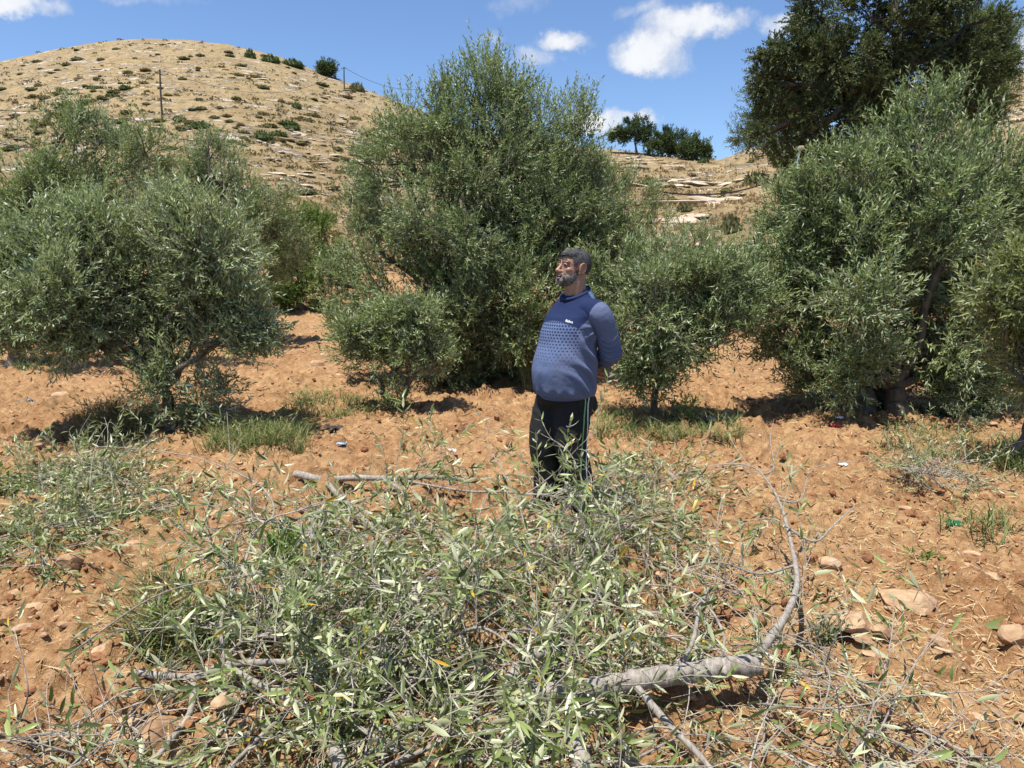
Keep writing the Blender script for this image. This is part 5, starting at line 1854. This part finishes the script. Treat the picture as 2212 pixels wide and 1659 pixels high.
    body = [hell((-.012, 0, .028), (.097, .076, .086)), hell((.030, 0, -.022), (.060, .061, .084)), hell((.030, 0, -.072), (.054, .052, .044)), hell((.066, 0, -.097), (.024, .027, .02)),
            hell((.076, .026, .027), (.016, .030, .011)), hell((.076, -.026, .027), (.016, .030, .011)), hell((.084, 0, .020), (.012, .016, .014)),
            hell((.058, .043, -.020), (.022, .018, .018)), hell((.058, -.043, -.020), (.022, .018, .018)), hell((.113, 0, -.030), (.015, .014, .012)), hell((.100, .014, -.034), (.013, .008, .009)), hell((.100, -.014, -.034), (.013, .008, .009)),
            hell((.090, 0, -.053), (.012, .026, .012))]
    body += capsule([H(.084, 0, .020), H(.098, 0, -.004), H(.112, 0, -.027)], [.0085, .010, .0125], 12)
    body += capsule([H(-.022, 0, -.03), H(-.024, 0, -.09), fs(-.018, 0, 1.39), fs(-.035, 0, 1.32)], [.064, .067, .070, .066], 20)
    for sd in (1, -1):
        body += [hell((-.014, sd * .079, -.004), (.021, .009, .037), 2, .25), hell((-.002, sd * .077, -.030), (.010, .007, .012), 2)]
        body += [(tube(smooth_path([H(.004, sd * .082, -.022), H(.006, sd * .087, .010), H(-.008, sd * .091, .030), H(-.027, sd * .092, .022), H(-.032, sd * .090, -.002), H(-.018, sd * .086, -.028)], 20), .0048, 8))]
    # torso, arms and legs under the clothes
    body += [ell(fs(-.005, 0, 1.17), (.10, .10, .13)), ell(fs(.06, 0, .98), (.165, .165, .2)), ell(fs(.0, 0, .78), (.14, .14, .12))]
    Lsh, Lel, Lwr = fs(-.02, .180, 1.295), fs(-.115, .205, 1.045), fs(-.205, .035, .935)
    Rsh, Rel, Rwr = fs(-.065, -.140, 1.285), fs(-.150, -.185, 1.04), fs(-.232, -.035, .888)
    body += capsule([fs(0, .08, 1.31), Lsh, (Lsh + Lel) / 2, Lel], [.06, .055, .048, .042], 12)
    body += capsule([Lel, (Lel + Lwr) / 2, Lwr], [.042, .040, .029], 12)
    body += capsule([fs(-.03, -.08, 1.30), Rsh, (Rsh + Rel) / 2, Rel], [.06, .055, .048, .042], 12)
    body += capsule([Rel, (Rel + Rwr) / 2, Rwr], [.042, .040, .028], 12)
    hipL, kneeL, ankL = np.array([.050, -.055, .80]), np.array([.035, -.085, .47]), np.array([.098, -.075, .07])
    hipR, kneeR, ankR = np.array([-.045, .070, .80]), np.array([-.125, .035, .47]), np.array([-.100, .065, .07])
    for a, k, e in ((hipL, kneeL, ankL), (hipR, kneeR, ankR)):
        body += capsule([a, k, e], [.085, .06, .04], 12)
        body += capsule([e, e + FW * .10 + np.array([0, 0, -.035])], [.036, .028], 10)
    # right hand held out behind the back, palm up and fingers pointing right
    hd = norm(LF * .84 - FW * .36 + np.array([0, 0, -.40]))
    up = norm(np.array([0, 0, 1.0]) - hd * hd[2] + (-FW) * .35)
    up = norm(up - hd * np.dot(up, hd))
    ac = np.cross(hd, up)
    def HD(a, b_, c):
        return Rwr + hd * a + ac * b_ + up * c
    palm_rot = np.stack([hd, ac, up], 1)
    body += [ell(HD(.052, 0, 0), (.052, .041, .016), palm_rot, 3), ell(HD(.03, .02, .006), (.034, .018, .016), palm_rot, 2)]
    for k, (off, ln, cu, sp) in enumerate([(-.033, .060, .25, -.16), (-.012, .072, .16, -.05), (.011, .076, .22, .06), (.032, .068, .5, .17)]):
        b0 = HD(.090, off, .0)
        d = norm(hd + ac * sp)
        p1 = b0 + d * ln * .45 + up * (cu * .006)
        p2 = p1 + norm(d + up * cu * .8) * ln * .33
        p3 = p2 + norm(d + up * cu * 1.7) * ln * .28
        body += capsule([b0 - d * .02, p1, p2, p3], [.0098, .0092, .0082, .0068], 10)
    body += capsule([HD(.025, .030, .006), HD(.055, .050, .022), HD(.085, .056, .030), HD(.105, .053, .030)], [.013, .0115, .010, .008], 10)
    # left hand closed round the right wrist
    gd = norm(Rwr - Lwr)
    body += [ell(Lwr + gd * .035 + np.array([0, 0, -.008]), (.036, .03, .024), None, 3)]
    for k in range(4):
        o0 = Lwr + gd * (.045 + .002 * k) + LF * (-.03 + .02 * k) * .6 + np.array([0, 0, .012 - .016 * k])
        body += capsule([o0, o0 + gd * .025 - FW * .018, o0 + gd * .035 - FW * .034 + np.array([0, 0, -.012]), o0 + gd * .022 - FW * .046 + np.array([0, 0, -.022])], [.0095, .009, .0082, .007], 8)
    body += capsule([Lwr + gd * .02 + np.array([0, 0, .02]), Lwr + gd * .05 + np.array([0, 0, .03]) - FW * .02, Lwr + gd * .07 + np.array([0, 0, .015]) - FW * .035], [.012, .0105, .008], 8)
    bm_ = union('body', body, .0042, 3, M_SKIN, .45, .35)
    bo = link('body', bm_, root)

    # ---------------------------------------------------------- face
    for sd, nm in ((1, 'eye'), (-1, 'eye')):
        me = mesh_tris('eye', *ell((0, 0, 0), (.0125, .0125, .0125), None, 2), None, True, [M_SCLERA])
        e = link('eye', me, root, tuple(H(.0725, sd * .031, .004)))
        V, F = ell((0, 0, 0), (.005, .0075, .0075), HM, 2)
        link('iris', mesh_tris('iris', V, F, None, True, [M_DARK]), e, tuple(HM @ np.array([.0105, 0, 0.0])))
        V, F = tube(smooth_path([H(.080, sd * .047, .0085) , H(.0875, sd * .034, .0135), H(.0865, sd * .018, .009)], 10), .0048, 6)
        link('eyelid', mesh_tris('eyelid', V, F, None, True, [M_SKIN]), root)
        V, F = tube(smooth_path([H(.072, sd * .054, .030), H(.0885, sd * .038, .041), H(.094, sd * .022, .039), H(.0965, sd * .009, .033)], 14), np.interp(np.linspace(0, 1, 13), [0, .5, 1], [.002, .0046, .0038]), 6)
        link('eyebrow', mesh_tris('eyebrow', V, F, None, True, [M_HAIR]), root)
    link('lip', mesh_tris('lip', *hell((.0985, 0, -.076), (.010, .021, .0062)), None, True, [M_LIP]), root)
    link('lip', mesh_tris('lip', *hell((.0995, 0, -.0615), (.009, .021, .0045)), None, True, [M_LIP]), root)
    link('mouth', mesh_tris('mouth', *hell((.0985, 0, -.0685), (.0085, .019, .0045)), None, True, [M_DARK]), root)

    # ---------------------------------------------------------- hair and beard
    def strands(V, N, n, L, W, mat, flow, nm, parent):
        idx = rng.integers(0, len(V), n)
        P = V[idx] - N[idx] * .002
        D = norm(N[idx] * .35 + flow + rng.normal(0, .35, (n, 3)))
        v, f = leaf_tris(P, D, norm(rng.normal(size=(n, 3))), L * rng.uniform(.6, 1.3, n), np.full(n, W))
        return link(nm, mesh_tris(nm, v, f, None, False, [mat]), parent, kind='stuff')
    cap = union('hair', [hell((-.014, 0, .032), (.103, .0815, .091)), hell((.02, 0, .07), (.075, .066, .045))], .0045, 2, M_HAIR)
    V = co(cap)
    loc = (V - HC) @ HM
    cap_keep = (loc[:, 2] > np.interp(loc[:, 0], [-.12, -.06, -.035, -.022, .012, .022, .045, .055, .075, .12], [-.062, -.062, -.040, .022, .030, -.004, .012, .054, .064, .067]))
    import bmesh
    bm = bmesh.new()
    bm.from_mesh(cap)
    bm.verts.ensure_lookup_table()
    bmesh.ops.delete(bm, geom=[v for v in bm.verts if not cap_keep[v.index]], context='VERTS')
    bm.to_mesh(cap)
    bm.free()
    Vc = co(cap)
    Nc = normals(cap)
    set_co(cap, Vc + Nc * (fbm(Vc[:, 0] * 90 + Vc[:, 2] * 50, Vc[:, 1] * 90, 3, 3) * .006)[:, None])
    ho = link('hair', cap, root)
    strands(Vc, Nc, 3400, .009, .0018, M_HAIR, hx * .7 - hz * .5, 'hair_strands', ho)
    bp = [hell((.030, 0, -.075), (.0555, .0530, .0425)), hell((.067, 0, -.099), (.0270, .030, .0235)), hell((.086, .022, -.088), (.016, .015, .02)), hell((.086, -.022, -.088), (.016, .015, .02))]
    for sd in (1, -1):
        bp += [hell((.020, sd * .056, -.040), (.022, .0095, .040)), hell((.045, sd * .046, -.068), (.032, .0145, .031)), hell((.094, sd * .016, -.0525), (.011, .018, .0062)), hell((.086, sd * .031, -.066), (.011, .009, .018))]
    beard = union('beard', bp, .0045, 2, M_BEARD)
    Vb = co(beard)
    lb = (Vb - HC) @ HM
    keep = (lb[:, 0] > -.004) & (lb[:, 2] < np.interp(lb[:, 0], [0, .03, .06, .08, .09], [.02, -.03, -.048, -.046, -.042]))
    bm = bmesh.new()
    bm.from_mesh(beard)
    bm.verts.ensure_lookup_table()
    bmesh.ops.delete(bm, geom=[v for v in bm.verts if not keep[v.index]], context='VERTS')
    bm.to_mesh(beard)
    bm.free()
    Vb, Nb = co(beard), normals(beard)
    set_co(beard, Vb + Nb * (fbm(Vb[:, 0] * 110 + Vb[:, 2] * 70, Vb[:, 1] * 110, 3, 9) * .007)[:, None])
    be = link('beard', beard, root)
    lb = (Vb - HC) @ HM
    ok = ~((lb[:, 0] > .086) & (np.abs(lb[:, 1]) < .022) & (lb[:, 2] > -.084) & (lb[:, 2] < -.056))
    strands(Vb[ok], Nb[ok], 3000, .0065, .0016, M_BEARD, -hz * .7 + hx * .1, 'beard_strands', be)

    # ---------------------------------------------------------- sweatshirt
    secs = [(.772, .054, .172, .176), (.785, .058, .182, .184), (.80, .064, .190, .192), (.86, .072, .192, .194), (.93, .074, .198, .198), (1.02, .066, .188, .190), (1.10, .050, .170, .182), (1.17, .040, .160, .184), (1.24, .020, .143, .182),
            (1.30, .004, .120, .178), (1.345, -.006, .100, .152), (1.385, -.012, .086, .118), (1.415, -.014, .074, .084)]
    zz = np.linspace(.772, 1.415, 60)
    A = np.array(secs)
    cf, aa, bb = [np.interp(zz, A[:, 0], A[:, k]) for k in (1, 2, 3)]
    ker = np.array([1, 2, 3, 2, 1]) / 9.0
    cf, aa, bb = [np.convolve(np.pad(q, 2, 'edge'), ker, 'valid') for q in (cf, aa, bb)]
    an = np.linspace(0, 2 * math.pi, 57)[:-1]
    ring = []
    for z, c, a, b_ in zip(zz, cf, aa, bb):
        ca, sa = np.cos(an), np.sin(an)
        e = 2 / 2.25
        ring.append(ORG + FW * (c + a * np.sign(ca) * np.abs(ca) ** e)[:, None] + LF * (b_ * np.sign(sa) * np.abs(sa) ** e)[:, None] + np.array([0, 0, z]))
    V = np.concatenate(ring + [fs(cf[0], 0, zz[0])[None], fs(cf[-1], 0, zz[-1])[None]])
    V[:, 2] -= np.clip((V[:, 2] - 1.26) / .14, 0, 1) * .42 * ((V - ORG) @ FW + .012)
    n, m_ = 60, 56
    i, j = np.meshgrid(np.arange(n - 1), np.arange(m_), indexing='ij')
    a, c = (i * m_ + j).ravel(), (i * m_ + (j + 1) % m_).ravel()
    F = np.concatenate([np.stack([a, c, c + m_], -1), np.stack([a, c + m_, a + m_], -1)])
    k = np.arange(m_)
    k2 = (k + 1) % m_
    F = np.concatenate([F, np.stack([np.full(m_, n * m_), k2, k], -1), np.stack([np.full(m_, n * m_ + 1), (n - 1) * m_ + k, (n - 1) * m_ + k2], -1)])
    shirt = [(V, F)]
    sleeves = []
    for sg, sh, el_, wr in ((1, Lsh, Lel, Lwr), (-1, Rsh, Rel, Rwr)):
        sleeve = capsule([fs(-.005 if sg > 0 else -.04, sg * .10, 1.315 if sg > 0 else 1.29), sh + LF * sg * .012 + np.array([0, 0, -.012]), sh * .55 + el_ * .45 + LF * sg * .018 - FW * .006, el_ - FW * .004], [.072, .074, .069, .067] if sg > 0 else [.06, .062, .062, .06], 18)
        w2 = wr + (el_ - wr) * .18
        sleeve += capsule([el_ - FW * .004, el_ * .5 + w2 * .5, w2], [.067, .062, .045], 18)
        sleeves.append(union('sleeve', sleeve, .0065, 6, M_SHIRT))
    shirt += [ell(fs(-.005, .125, 1.315), (.075, .075, .062)), ell(fs(-.03, -.11, 1.30), (.07, .07, .06))]
    sm = union('sweatshirt', shirt, .0065, 6, M_SHIRT)
    so = None
    for me_ in [sm] + sleeves:
      V, N = co(me_), normals(me_)
      rel = V - ORG
      f_, s_, z_ = rel @ FW, rel @ LF, V[:, 2]
      d = np.zeros(len(V))
      # sleeve creases near the elbow and along the upper arm
      armL = np.ones(len(V), bool) if me_ is not sm else np.zeros(len(V), bool)
      _unused = (s_ > .185 - np.clip((1.05 - z_) * 1.6, 0, .25)) & (f_ < .03 + (z_ - 1.2) * .2)
      q = np.abs(np.sin((z_ * 1.0 + f_ * .9 + .35 * s_) * 62 + 2.5 * np.sin(s_ * 30) + 6 * fbm(V[:, 0] * 9, z_ * 9, 2, 4)))
      wgt = np.exp(-((z_ - 1.03) / .10) ** 2)
      d += armL * wgt * (.020 * (1 - q) ** 2 - .008)
      # drape folds on the flank, from under the arm down and forward across the belly
      q2 = np.sin((z_ * .85 - f_ * .62) * 58 + 3 * fbm(f_ * 6, z_ * 6, 2, 14) * 3)
      wf = np.clip(s_ / .10, 0, 1) * np.clip((1.19 - z_) / .06, 0, 1) * np.clip((z_ - .77) / .05, 0, 1) * np.exp(-((f_ - .06) / .10) ** 2) * (~armL)
      d += wf * .020 * np.clip(q2, -.4, 1)
      # folds gathering over the hem
      q3 = np.sin(np.arctan2(s_, f_ - .06) * 13 + 4 * fbm(f_ * 5, s_ * 5, 2, 24))
      d += .0045 * q3 * np.exp(-((z_ - .80) / .025) ** 2)
      # creases running out of the armpit across the chest
      aq = np.arctan2(z_ - 1.20, f_ + .02)
      ar = np.sqrt((z_ - 1.20) ** 2 + (f_ + .02) ** 2)
      d += (s_ > .06) * (~armL) * .009 * np.clip(np.sin(aq * 9 + 1), 0, 1) * np.exp(-((ar - .07) / .05) ** 2)
      # small crumple everywhere
      d += .010 * fbm(V[:, 0] * 14 + z_ * 5, V[:, 1] * 14 + z_ * 11, 3, 44)
      set_co(me_, V + N * d[:, None])

    so = link('sweatshirt', sm, root)
    for me_ in sleeves:
        link('sleeve', me_, so)
    bvs = BVHTree.FromPolygons([tuple(v) for v in co(sm)], [tuple(q.vertices) for q in sm.polygons])
    # collar, cuffs, waistband
    g = Geo()
    an2 = np.linspace(0, 2 * math.pi, 49)
    def oval(cf_, cz, a_, b_, tiltf):
        return np.array([fs(cf_ + a_ * math.cos(q), b_ * math.sin(q), cz - tiltf * math.cos(q)) for q in an2])
    V, F = tube(oval(-.010, 1.404, .084, .088, .038), .0115, 8, False)
    V[:, 2] = V[:, 2]
    link('collar', mesh_tris('collar', V, F, None, True, [M_NAVY]), root)
    prof = []
    for z, gr in ((.764, -.012), (.768, -.006), (.776, -.004), (.788, -.010)):
        c, a_, b_ = [np.interp(z, A[:, 0], A[:, k]) for k in (1, 2, 3)]
        prof.append(np.array([fs(c + (a_ + gr) * math.cos(q), (b_ + gr) * math.sin(q), z + .025 * math.sin(q - .4) * 0 - .012 * math.cos(q)) for q in an2[:-1]]))
    V = np.concatenate(prof)
    i, j = np.meshgrid(np.arange(3), np.arange(48), indexing='ij')
    a, c = (i * 48 + j).ravel(), (i * 48 + (j + 1) % 48).ravel()
    link('waistband', mesh_tris('waistband', V, np.stack([a, c, c + 48, a + 48], -1), None, True, [M_BLUERIB]), root)
    for wr, el_ in ((Lwr, Lel), (Rwr, Rel)):
        q0 = wr + (el_ - wr) * .10
        q1 = wr + (el_ - wr) * .26
        V, F = tube(smooth_path([q0, (q0 + q1) / 2, q1], 8), [.036, .039, .040, .041, .042, .042, .043, .043, .043][:len(smooth_path([q0, (q0 + q1) / 2, q1], 8))], 16, True)
        link('cuff', mesh_tris('cuff', V, F, None, True, [M_BLUERIB]), root)

    # ---------------------------------------------------------- trousers
    tr = [ell((.004, .004, .755), (.186, .175, .095), None, 3), ell(fs(-.035, 0, .70), (.135, .13, .11), None, 3)]
    for hip, kn, ank, sg in ((hipL, kneeL, ankL, 1), (hipR, kneeR, ankR, -1)):
        foot = ank + np.array([0, 0, -.035])
        tr += capsule([hip + np.array([0, 0, -.03]), hip * .5 + kn * .5 + np.array([.0, 0, 0]), kn, kn * .5 + ank * .5 + np.array([.012, 0, 0]), ank, foot], [.128, .119, .104, .096, .094, .086], 20)
    tm = union('trousers', tr, .007, 12, M_TROUSER)
    V, N = co(tm), normals(tm)
    z_ = V[:, 2]
    d = .011 * fbm(V[:, 0] * 8, z_ * 13 + V[:, 1] * 5, 3, 54)
    d += .005 * np.clip(np.sin(z_ * 70 + V[:, 0] * 26 + 5 * fbm(V[:, 0] * 6, z_ * 6, 2, 64)), 0, 1) * np.exp(-((z_ - .62) / .09) ** 2)
    d += .008 * np.clip(np.sin(z_ * 95 + V[:, 0] * 20), 0, 1) * np.exp(-((z_ - .12) / .08) ** 2)
    V2 = V + N * d[:, None]
    V2[:, 2] = np.maximum(V2[:, 2], .02)
    set_co(tm, V2)
    to = link('trousers', tm, root)
    bvt = BVHTree.FromPolygons([tuple(v) for v in co(tm)], [tuple(q.vertices) for q in tm.polygons])
    def project(bvh, u, z, off=.003, vdir=(0, 1, 0)):
        h = bvh.ray_cast(Vector((u, -1.0, z)), Vector(vdir))
        if h[0] is None:
            return None
        return np.array(h[0]) - np.array(vdir) * off
    def stripe(pts, w, mat, label):
        P = smooth_path([(uz(a, b_ + 1410)[0], uz(a, b_ + 1410)[1], 0) for a, b_ in pts], 60)
        L_, R_ = [], []
        for q in P:
            a = project(bvt, q[0] - w / 2, q[1], .004)
            c = project(bvt, q[0] + w / 2, q[1], .004)
            if a is None or c is None:
                continue
            L_.append(a)
            R_.append(c)
        n = len(L_)
        V = np.array(L_ + R_)
        k = np.arange(n - 1)
        F = np.stack([k, k + n, k + n + 1, k + 1], -1)
        o = link('stripe', mesh_tris('stripe', V, F, None, True, [mat]), to, label=label)
    stripe([(885, 185), (888, 300), (878, 430), (868, 650), (852, 900), (852, 1050), (880, 1240), (905, 1400)], .0085, M_GREEN, 'green side stripe')
    stripe([(922, 185), (926, 260), (917, 350), (918, 700), (908, 950), (925, 1120), (955, 1280), (985, 1400)], .0075, M_GREYSTR, 'white side stripe')
    # white tick mark on the thigh
    tick = [(694, 519), (697, 527), (706, 534), (722, 530), (752, 517), (784, 497), (752, 510), (724, 519), (712, 523), (705, 522), (702, 515)]
    V = [project(bvt, *uz(a, b_ + 1410), .004) for a, b_ in tick]
    cen = np.mean([V[0], V[2], V[3], V[8]], axis=0)
    T = []
    n = len(V)
    for a, c, e in [(0, 1, 10), (1, 9, 10), (1, 2, 9), (2, 3, 8), (2, 8, 9), (3, 7, 8), (3, 4, 7), (4, 6, 7), (4, 5, 6)]:
        T.append((a, c, e))
    link('tick_mark', mesh_tris('tick_mark', np.array(V), np.array(T), None, False, [M_WHITE]), to, label='small white tick mark')
    # white lettering on the chest
    cu = bpy.data.curves.new('lettering', 'FONT')
    cu.body = 'diadora'
    cu.size = .0235
    cu.shear = .15
    cu.align_x = 'CENTER'
    cu.offset = .0002
    fo = bpy.data.objects.new('lettering_src', cu)
    COL.objects.link(fo)
    dg = bpy.context.evaluated_depsgraph_get()
    tm2 = bpy.data.meshes.new_from_object(fo.evaluated_get(dg))
    bpy.data.objects.remove(fo)
    V = co(tm2)
    cu_, cz_ = uz(712, 902)
    ta = R(-14)
    out = []
    for v in V:
        x = v[0] * .62
        q = project(bvs, cu_ + x * math.cos(ta) - v[1] * math.sin(ta) * .6, cz_ + x * math.sin(ta) + v[1] * math.cos(ta), .0025)
        out.append(q if q is not None else np.array([cu_, -.2, cz_]))
    set_co(tm2, np.array(out))
    tm2.materials.clear()
    tm2.materials.append(M_WHITE)
    tm2.name = 'lettering'
    link('lettering', tm2, so, label='small white lettering on the chest')
    # pocket edge
    V, F = tube(smooth_path([project(bvt, *uz(a, b_ + 1410), .001) for a, b_ in [(812, 270), (806, 330), (818, 380), (845, 408), (875, 412)]], 14), .0022, 5)
    link('pocket_edge', mesh_tris('pocket_edge', V, F, None, True, [M_TROUSER]), to)
    # ---------------------------------------------------------- shoes
    for ank in (ankL, ankR):
        c = ank + FW * .05
        side = LF
        rot = np.stack([FW, LF, np.array([0, 0, 1.0])], 1)
        sh = union('shoe', [ell(c + np.array([0, 0, -.036]), (.135, .048, .036), rot, 3), ell(ank + np.array([0, 0, -.01]), (.055, .045, .05), rot, 3), ell(c + FW * .03 + np.array([0, 0, -.02]), (.09, .042, .034), rot, 3)], .005, 4, M_SHOE)
        V = co(sh)
        V[:, 2] = np.maximum(V[:, 2], .004)
        set_co(sh, V)
        link('shoe', sh, root)
person()
